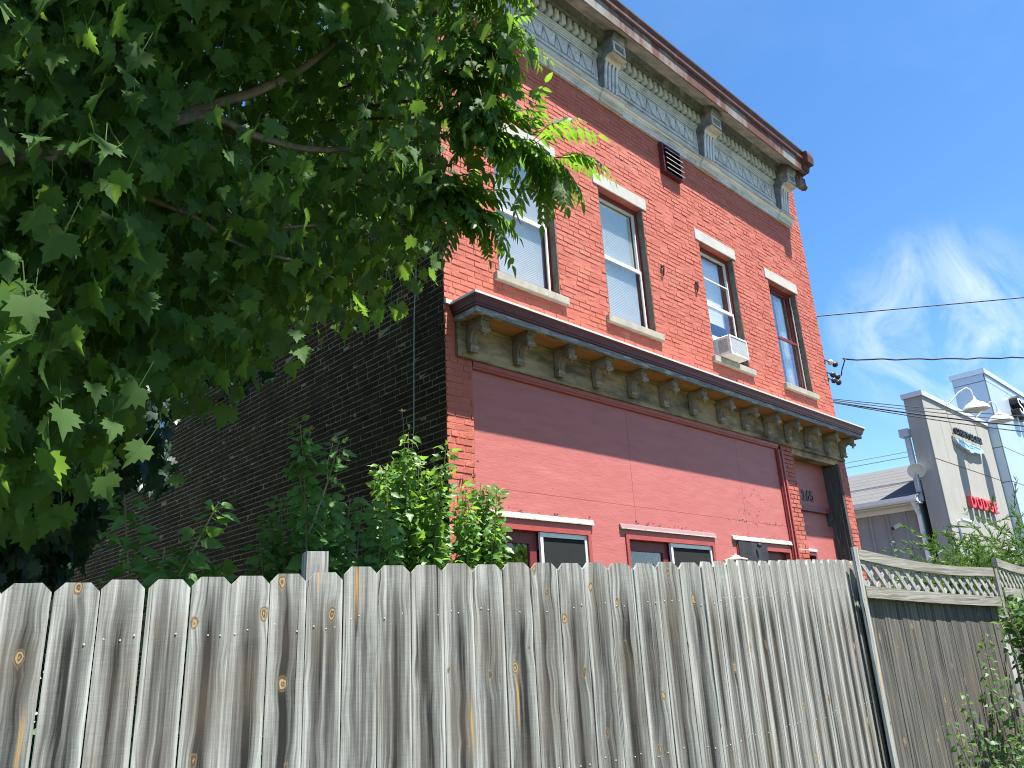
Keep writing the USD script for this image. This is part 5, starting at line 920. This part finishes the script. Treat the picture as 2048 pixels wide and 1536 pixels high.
stem_plant('leafy_bush', 'leafy bush covering the far lattice panel at the right edge', 'bush', bundle(7.32, 1.72, 0, 1.72, 34, .36, 60, (.08, 0)) + bundle(7.9, 1.7, 0, 1.74, 20, .4, 63), 60, .085, 'vine_leaf', LOBED, 60, start=.12)
stem_plant('creeping_vine', 'thin climbing shoots against the dark fence boards', 'vine', [[(6.75, 1.95, 0), (6.72, 1.98, .5), (6.70, 2.0, .95), (6.80, 2.0, 1.28), (6.86, 1.99, 1.42)], [(6.55, 2.0, 0), (6.48, 2.03, .5), (6.36, 2.05, .85), (6.34, 2.06, 1.02)], [(6.35, 2.0, 0), (6.22, 2.06, .45), (6.12, 2.1, .75), (6.10, 2.12, .86)], [(6.9, 1.9, 0), (6.88, 1.9, .4), (6.95, 1.88, .7), (7.1, 1.85, .95)], [(6.45, 1.9, 0), (6.4, 1.93, .35), (6.3, 1.95, .6)], [(6.6, 1.85, 0), (6.62, 1.85, .4), (6.55, 1.88, .72)], [(6.7, 1.9, 0), (6.6, 1.92, .3), (6.5, 1.95, .55)], [(6.75, 1.88, 0), (6.78, 1.88, .5), (6.74, 1.9, .9), (6.82, 1.9, 1.1)], [(6.5, 1.88, 0), (6.42, 1.9, .25), (6.38, 1.92, .45)]], 95, .060, 'vine_leaf', LOBED, 61, start=.05, r0=.005)
stem_plant('young_shrub', 'small pale shrub behind the left end of the lattice', 'shrub', bundle(9.3, 3.55, 0, 2.42, 12, .30, 62), 20, .075, 'vine_leaf', OVATE, 62, start=.35)
gt = G(); r = np.random.default_rng(71)
for i in range(420):
    x, y = 7.15 + r.normal() * .28, 1.75 + r.normal() * .10; a = r.uniform(0, 6.28); h = r.uniform(.15, .45); w = np.array([math.cos(a), math.sin(a), 0]) * .004; d = np.array([-math.sin(a), math.cos(a), 0]) * h * r.uniform(.2, .7)
    gt.add([(x, y, 0) - w, (x, y, 0) + w, np.array((x, y, h * .7)) + d * .5 + w * .7, np.array((x, y, h * .7)) + d * .5 - w * .7, np.array((x, y, h * .8)) + d], [(0, 1, 2, 2), (0, 2, 3, 3), (3, 2, 4, 4)])
solo('straw_grass', gt, 'straw', 'dry pale grass at the foot of the lattice fence post', 'grass', kind='stuff')

far = [((19, -21), 8.5), ((25, -23), 9.5), ((31, -22), 8.0), ((37, -24), 9.5), ((12, -23), 8.0)]
for k, ((tx, ty), th) in enumerate(far):
    TT = thing('street_tree', ['round green tree across the lot, second from the left', 'tallest round green tree across the lot, in the middle', 'round green tree across the lot, second from the right', 'round green tree across the lot, furthest right', 'round green tree across the lot, furthest left'][k], 'tree', (tx, ty, 0)); r = np.random.default_rng(300 + k)
    part(TT, 'trunk', G().tube([(tx, ty, -.2), (tx + .1, ty, 2), (tx, ty + .1, th * .7)], [.25, .2, .08], 8), 'maple_bark', smooth=True)
    cl_ = np.column_stack([tx + r.normal(size=70) * 1.6, ty + r.normal(size=70) * 1.6, th * .62 + r.normal(size=70) * th * .17, np.full(70, .8)]); lv, ps = clump_leaves(cl_, 14, .55, 310 + k, stalk=0)
    part(TT, 'crown', merged(lv), 'shrub_leaf', kind='stuff', smooth=True)
# juniper: branches with feathery sprays
JN = thing('juniper_bush', 'feathery green juniper bush behind the lattice fence', 'bush', (12.6, 3.3, 0)); r = np.random.default_rng(81)
sp = G(); tips = []
for i in range(620):
    az = r.uniform(0, 6.28); el = r.uniform(-.1, 1.2); L = r.uniform(.35, .8)
    c_, s_ = [((12.7, 3.25, 1.95), .50), ((13.7, 3.1, 2.15), .55), ((11.75, 3.55, 1.75), .42), ((14.6, 2.9, 2.1), .55), ((12.2, 3.4, 1.8), .45)][i % 5]
    b = np.array(c_) + r.normal(size=3) * np.array([.5, .4, .34]) * s_ * 1.7; d = np.array([math.cos(az) * math.cos(el) - .25, math.sin(az) * math.cos(el), math.sin(el)]); d /= np.linalg.norm(d); tip = b + d * L + np.array([0, 0, -.10 * L]); tips.append((b, d, tip, L))
for extra in (((12.2, 3.5, 1.6), (10.95, 3.85, 2.42)), ((12.4, 3.4, 1.7), (11.3, 3.7, 2.35)), ((12.7, 3.2, 2.0), (11.9, 3.35, 2.95)), ((12.8, 3.1, 2.0), (12.25, 3.3, 2.9)), ((13.3, 3.0, 2.0), (13.2, 3.1, 2.8))):
    b, tip = map(np.array, extra); tips.append((b, (tip - b) / np.linalg.norm(tip - b), tip, np.linalg.norm(tip - b)))
for i, (b, d, tip, L) in enumerate(tips):
    if i < 24: part(JN, 'branch', G().tube([b - d * .3, (b + tip) / 2, tip], [.02, .012, .003], 5), 'maple_bark')
    for q in range(56):
        t = r.uniform(.2, 1.0); p0 = b + (tip - b) * t; e = d + r.normal(size=3) * .38; e /= np.linalg.norm(e); h = r.uniform(.06, .15) * (1.15 - .5 * t); w = np.cross(e, r.normal(size=3)); w = w / np.linalg.norm(w) * .006
        sp.add([p0 - w * .5, p0 + e * h * .5 - w, p0 + e * h, p0 + e * h * .5 + w, p0 + w * .5], [(0, 1, 3, 4), (1, 2, 3, 3)])
part(JN, 'needle_sprays', sp, 'juniper_needle', kind='stuff')
# ------------------------------------------------------------------ dealership to the right
D_ = thing('dealership', 'stucco and blue metal car dealership with raised lettering', 'building', (20.05, 6.0, 0))
Z0, ZS = 3.50, 6.86
st = part(D_, 'stucco_wall', G().box(20.05, 25.29, 6.03, 6.43, 0, ZS), 'stucco')
for za, zb in ((.05, 3.495), (3.515, 5.255), (5.275, ZS - .002)):
    xs = [20.05, 25.285] if za < 5 else [20.05, 21.05, 22.55, 24.05, 25.285]
    for xa, xb in zip(xs, xs[1:]): part(st, 'stucco_panel', G().bevbox(xa + (.006 if xa > 20.1 else 0), xb - (.006 if xb < 25.2 else 0), 6.0, 6.029, za, zb, .004), 'stucco')
part(D_, 'coping', G().box(20.01, 25.288, 5.96, 6.47, ZS + .002, ZS + .13), 'pale_coping')
part(D_, 'blue_tower', G().box(25.30, 38, 5.77, 6.63, 0, 8.46), 'joint_dark')
ys = [(0, 3.2), (3.22, 4.22), (4.24, 5.20), (5.22, 6.21), (6.23, 8.23), (8.25, 8.46)]
for za, zb in ys:
    for xa, xb in zip((25.30, 27.45, 29.64, 31.8, 34), (27.44, 29.63, 31.79, 33.99, 38)):
        part(D_, 'metal_panel', G().box(xa if xa > 25.31 else 25.33, xb, 5.745, 5.768, za, zb), 'blue_panel')
    part(D_, 'metal_panel', G().box(25.277, 25.2985, 5.775, 5.998 if zb < 6.9 else 6.63, za, zb if zb != 8.23 else 8.23), 'blue_panel')
    if zb == 8.23: pass
part(D_, 'tower_coping', G().box(25.24, 38.02, 5.71, 6.68, 8.465, 8.62), 'pale_coping')
part(D_, 'showroom', G().box(28.01, 38, 6.64, 20, 0, 4.4), 'stucco')
# raised signs
def letters(name, text, x0, x1, z0, h, y, depth, material, gap, label):
    P_ = group_xform(D_, name, label)
    ws = [c for c in text]; n = len(ws); w = (x1 - x0) / n
    for i, c in enumerate(ws):
        t = meshkit.text_mesh(c, h, depth, bold=True); v = np.array(t.vertices); v[:, 0] -= v[:, 0].min(); v[:, 0] *= min(w * .76 / v[:, 0].max(), 3.0)
        part(P_, 'letter', (np.column_stack([x0 + i * w + v[:, 0], y - v[:, 2], z0 + v[:, 1]]), np.array(t.faces)), material)
letters('black_sign_letters', 'CHRYSLER', 21.66, 23.86, 6.10, .165, 5.93, .07, 'letter_black', .2, 'black raised letters')
letters('red_sign_letters', 'DODGE', 21.63, 23.93, 4.20, .285, 5.96, .08, 'letter_red', .2, 'red raised letters')
for xc in (21.8, 22.6, 23.4): part(D_, 'sign_stud', G().box(xc, xc + .02, 5.93, 6.0, 6.14, 6.16), 'joint_dark')
wing = [(21.64, 5.96), (22.1, 5.99), (22.9, 5.985), (23.5, 5.985), (23.87, 5.96), (23.82, 5.86), (23.45, 5.79), (22.95, 5.775), (22.85, 5.73), (22.65, 5.73), (22.58, 5.775), (22.15, 5.79), (21.78, 5.86)]
wg = part(D_, 'wing_badge', G().prism(wing, 5.90, 5.998, 'y'), 'badge_blue', 'pale blue winged badge')
part(wg, 'inlay', G().prism([(21.9, 5.945), (22.4, 5.955), (22.62, 5.87), (22.58, 5.855), (22.36, 5.93), (21.92, 5.925)], 5.894, 5.8995, 'y').prism([(22.66, 5.94), (22.98, 5.94), (22.94, 5.86), (22.70, 5.86), (22.70, 5.875), (22.92, 5.875), (22.95, 5.925), (22.66, 5.925)], 5.894, 5.8995, 'y').prism([(23.08, 5.955), (23.6, 5.945), (23.58, 5.925), (23.12, 5.935), (23.08, 5.86), (23.05, 5.86)], 5.894, 5.8995, 'y'), 'badge_line')
sg = group_xform(D_, 'tower_sign', 'black and white script letters high on the blue tower')
for i, (c, x, wd) in enumerate((('S', 27.3, .62), ('u', 28.0, .5))):
    for mm_, grow, y0_, dp, off in (('letter_black', 1.0, 5.735, .22, 0), ('letter_white', .80, 5.513, .012, .05)):
        t = meshkit.text_mesh(c, .62 * grow, dp, bold=mm_ == 'letter_black'); v = np.array(t.vertices); v[:, 0] -= v[:, 0].min(); v[:, 0] *= wd * grow / v[:, 0].max()
        part(sg, 'letter', (np.column_stack([x + off + v[:, 0] + .12 * v[:, 1], y0_ - v[:, 2], 7.50 + off + v[:, 1]]), np.array(t.faces)), mm_)

# low wing with shingled roof
Lw = thing('shop_wing', 'low grey board-and-batten building with a shingle roof beside the stucco wall', 'building', (20.05, 6.45, 0))
part(Lw, 'wall', G().box(20.05, 28.0, 6.6, 15.0, 0, 4.30), 'grey_siding')
for y in np.arange(6.95, 14.9, .42): part(Lw, 'batten', G().box(20.02, 20.049, y, y + .06, 0, 4.12), 'grey_siding')
part(Lw, 'frieze_board', G().box(20.015, 20.049, 6.6, 15.0, 4.125, 4.25), 'white_trim'); part(Lw, 'soffit', G().box(19.78, 20.048, 6.5, 15.1, 4.252, 4.28), 'white_trim'); part(Lw, 'eave_gutter', G().prism([(19.64, 4.42), (19.64, 4.33), (19.68, 4.285), (19.775, 4.285), (19.775, 4.42)], 6.5, 15.1, 'y'), 'white_trim')
rz = lambda x: 4.43 + (x - 19.7) * .345
for k in range(9):
    xa, xb = 19.66 + k * .50, 19.66 + (k + 1) * .50 + .03
    part(Lw, 'shingle_course', G().add([(xa, 6.48, rz(xa) + .004), (xb, 6.48, rz(xb)), (xb, 15.1, rz(xb)), (xa, 15.1, rz(xa) + .004), (xa, 6.48, rz(xa) - .02), (xb, 6.48, rz(xb) - .03), (xb, 15.1, rz(xb) - .03), (xa, 15.1, rz(xa) - .02)], [(0, 1, 2, 3), (7, 6, 5, 4), (0, 4, 5, 1), (1, 5, 6, 2), (2, 6, 7, 3), (3, 7, 4, 0)]), 'shingle')
part(Lw, 'far_roof', G().add([(24.2, 6.48, rz(24.2)), (28.5, 6.48, 4.4), (28.5, 15.1, 4.4), (24.2, 15.1, rz(24.2))], [(0, 1, 2, 3)]), 'shingle')
part(Lw, 'roof_flashing', G().bar((21.4, 6.5, rz(21.4) + .03), (21.4, 15.0, rz(21.4) + .03), .05, .02), 'pale_coping')
part(Lw, 'end_parapet', G().box(19.98, 20.10, 6.47, 6.58, 4.30, 5.90), 'blue_panel'); part(Lw, 'parapet_cap', G().box(19.90, 20.14, 6.436, 6.66, 5.902, 6.10), 'blue_panel'); part(Lw, 'gable', G().add([(20.1, 6.60, 4.30), (28.0, 6.60, 4.30), (24.2, 6.60, 5.9)], [(0, 1, 2)]), 'grey_siding')
dp = G().bar((19.70, 6.62, 4.30), (19.98, 6.62, 3.98), .09, .07, up=(0, 1, 0)).bar((19.98, 6.62, 4.0), (19.98, 6.62, .1), .10, .08, up=(0, 1, 0))
part(Lw, 'downspout', dp, 'white_trim')
SD = thing('satellite_dish', 'small white satellite dish on an arm beside the roof edge', 'satellite dish', (19.95, 6.46, 4.6))
part(SD, 'dish', G().lathe([(.001, .05), (.10, .042), (.17, .02), (.205, -.008), (.195, -.015), (.10, .015), (.001, .025)], (0, 0, 0), 18), 'white_vinyl', smooth=True)
_p = stage.GetPrimAtPath(SD + '/dish'); _m = UsdGeom.Mesh(_p)
pts_ = np.array(_m.GetPointsAttr().Get()) + BASE[SD]; ax_ = np.array([-.80, -.25, -.55]); ax_ /= np.linalg.norm(ax_); sx_ = np.cross(ax_, [0, 0, 1]); sx_ /= np.linalg.norm(sx_); sy_ = np.cross(sx_, ax_)
_m.GetPointsAttr().Set(Vt.Vec3fArray.FromNumpy((np.array([19.90, 6.44, 5.03]) - BASE[SD] + pts_[:, :1] * sx_ + pts_[:, 1:2] * sy_ + pts_[:, 2:] * -ax_).astype(np.float32)))
_m.GetNormalsAttr().Clear()
part(SD, 'arm', G().tube([(19.92, 6.45, 4.98), (19.93, 6.47, 4.75), (20.0, 6.5, 4.62)], .02, 6), 'pale_coping'); part(SD, 'receiver', G().tube([(19.95, 6.43, 4.87), (19.70, 6.36, 4.86), (19.66, 6.35, 4.90)], .012, 5), 'black_plastic')
for k, (c, d, lb) in enumerate((((20.02, 7.12, 3.80), (-.8, .35, -.35), 'white bullet camera on the grey board wall'), ((20.55, 5.98, 3.78), (.75, -.5, -.25), 'white bullet camera on the stucco wall above the juniper'))):
    c, d = np.array(c), np.array(d) / np.linalg.norm(d); out_ = np.array((-1, 0, 0)) if k == 0 else np.array((0, -1, 0)); K = thing('security_camera', lb, 'camera', c)
    e = c + out_ * .12; part(K, 'bracket', G().tube([c, e], .03, 7), 'white_vinyl'); part(K, 'housing', G().tube([e - d * .05, e + d * .20], .05, 10), 'white_vinyl', smooth=40); part(K, 'lens', G().tube([e + d * .2, e + d * .215], .043, 10), 'black_plastic')
    if k == 1: part(K, 'conduit', G().tube([(20.55, 5.985, 3.75), (20.62, 5.985, 2.6)], .02, 6), 'pale_coping')
for k, (lx, lz, sx_l) in enumerate(((22.15, 6.70, 21.75), (24.25, 6.72, 24.0))):
    LP = thing('gooseneck_lamp', ['white gooseneck lamp nearest the brick building, over the stucco wall', 'white gooseneck lamp nearest the blue tower, over the stucco wall'][k], 'lamp', (sx_l, 5.98, 6.9)); ly = 5.40
    a_ = [(sx_l, 5.95, 6.92), (sx_l + .08, 5.85, 6.98), (sx_l + .2, 5.68, 7.2), (lx - .06, 5.5, 7.32), (lx, ly + .02, 7.25), (lx, ly, 7.02)]
    t_ = np.linspace(0, 5, 26); pa = np.array(a_); C3 = np.column_stack([np.interp(t_, range(6), pa[:, c]) for c in range(3)]); C3[1:-1] = (C3[:-2] + C3[1:-1] * 2 + C3[2:]) / 4
    part(LP, 'arm', G().tube(C3, .017, 6), 'white_vinyl', smooth=True)
    part(LP, 'shade', G().lathe([(.03, .36), (.045, .30), (.05, .26), (.11, .21), (.22, .15), (.30, .06), (.315, 0), (.305, .0), (.29, .055), (.20, .13), (.05, .2), (.001, .21)], (lx, ly, lz), 22), 'white_vinyl', smooth=50)
    part(LP, 'bulb', G().lathe([(.001, -.0), (.04, .03), (.05, .08), (.03, .15)], (lx, ly, lz + .03), 10), 'old_white_paint', smooth=True)

# ------------------------------------------------------------------ cables
def wire(label, pts, r, m_='cable_black', sag=0.0, name='power_cable', twist=False, group=None):
    pts = np.array(pts, float)
    if len(pts) == 2:
        t = np.linspace(0, 1, 30)[:, None]; pts = pts[0] + (pts[1] - pts[0]) * t; pts[:, 2] -= 4 * sag * (t * (1 - t))[:, 0]
    if twist: pts = pts + .012 * np.column_stack([np.zeros(len(pts)), np.sin(np.arange(len(pts)) * 2.2), np.cos(np.arange(len(pts)) * 2.2)])
    solo(name, G().tube(pts, r, 6), m_, label, 'cable', smooth=True, group=group)
wire('highest dark cable running right from behind the brick wall', [(15.15, 6.53, 7.84), (23.57, 1.37, 9.11)], 0.014, sag=0)
wire('twisted cable running right from the black insulators', [(13.61, 5.22, 6.14), (22.62, 1.72, 7.23)], 0.016, sag=0.04, twist=True)
wire('upper thin cable of the sagging bundle crossing the dealership', [(15.3, 6.49, 6.06), (21.66, 2.04, 5.41)], 0.009, sag=0.05)
wire('second thin cable of the sagging bundle crossing the dealership', [(15.5, 6.58, 6.1), (21.68, 2.07, 5.3)], 0.009, sag=0.08)
wire('thick black cable of the sagging bundle crossing the dealership', [(15.12, 6.42, 5.96), (21.06, 2.04, 5.11)], 0.017, sag=0.12)
wire('lowest cable of the sagging bundle crossing the dealership', [(14.93, 6.34, 5.9), (20.84, 2.06, 4.88)], 0.011, sag=0.12)
wire('higher of two faint distant wires left of the stucco wall', [(58.69, 25.51, 13.45), (71.97, 20.16, 15.98)], 0.022, sag=0)
wire('lower of two faint distant wires left of the stucco wall', [(58.76, 25.61, 13.08), (72.05, 20.28, 15.57)], 0.022, sag=0)
wire('short looped lead joining the black insulators to the twisted cable', [(13.64, 5.37, 5.845), (13.74, 5.36, 5.90), (13.80, 5.35, 6.02), (13.64, 5.2, 6.14)], .012)
wire('thin white cable hanging down the dark side wall', [(4.385, 5.80, 9.5), (4.385, 5.80, 6.6), (4.38, 5.81, 5.16), (4.375, 5.84, 4.8), (4.38, 5.86, 4.2), (4.38, 5.87, 3.55), (4.36, 5.9, 3.2), (4.37, 5.85, 2.6)], .0035, 'cable_white', name='hanging_cable')

# ------------------------------------------------------------------ far house seen between the leaves at the left
H_ = thing('clapboard_house', 'pale clapboard house far behind the trees at the left', 'house', (3.0, 27.0, 0))
part(H_, 'wall', G().box(3.0, 11.0, 27.0, 34.0, 0, 8.0), 'clapboard')
for z in np.arange(.3, 8.0, .16): part(H_, 'clapboard', G().add([(2.97, 26.96, z), (11.03, 26.96, z), (11.03, 26.985, z + .155), (2.97, 26.985, z + .155), (2.97, 26.999, z), (11.03, 26.999, z)], [(0, 1, 2, 3), (0, 4, 5, 1)]), 'clapboard')
part(H_, 'roof', G().prism([(2.6, 8.0), (7.0, 11.2), (11.4, 8.0), (11.4, 7.85), (2.6, 7.85)], 26.7, 34.3, 'y'), 'shingle')
for xa, za in ((4.0, 5.2), (5.9, 5.2), (4.0, 2.2), (5.9, 2.2)):
    w_ = part(H_, 'window', G().box(xa, xa + .08, 26.9, 26.955, za, za + 1.5).box(xa + .92, xa + 1.0, 26.9, 26.955, za, za + 1.5).box(xa + .08, xa + .92, 26.9, 26.955, za + 1.42, za + 1.5).box(xa + .08, xa + .92, 26.9, 26.955, za, za + .08), 'white_trim'); part(w_, 'pane', G().box(xa + .08, xa + .92, 26.93, 26.94, za + .08, za + 1.42), 'black_plastic')
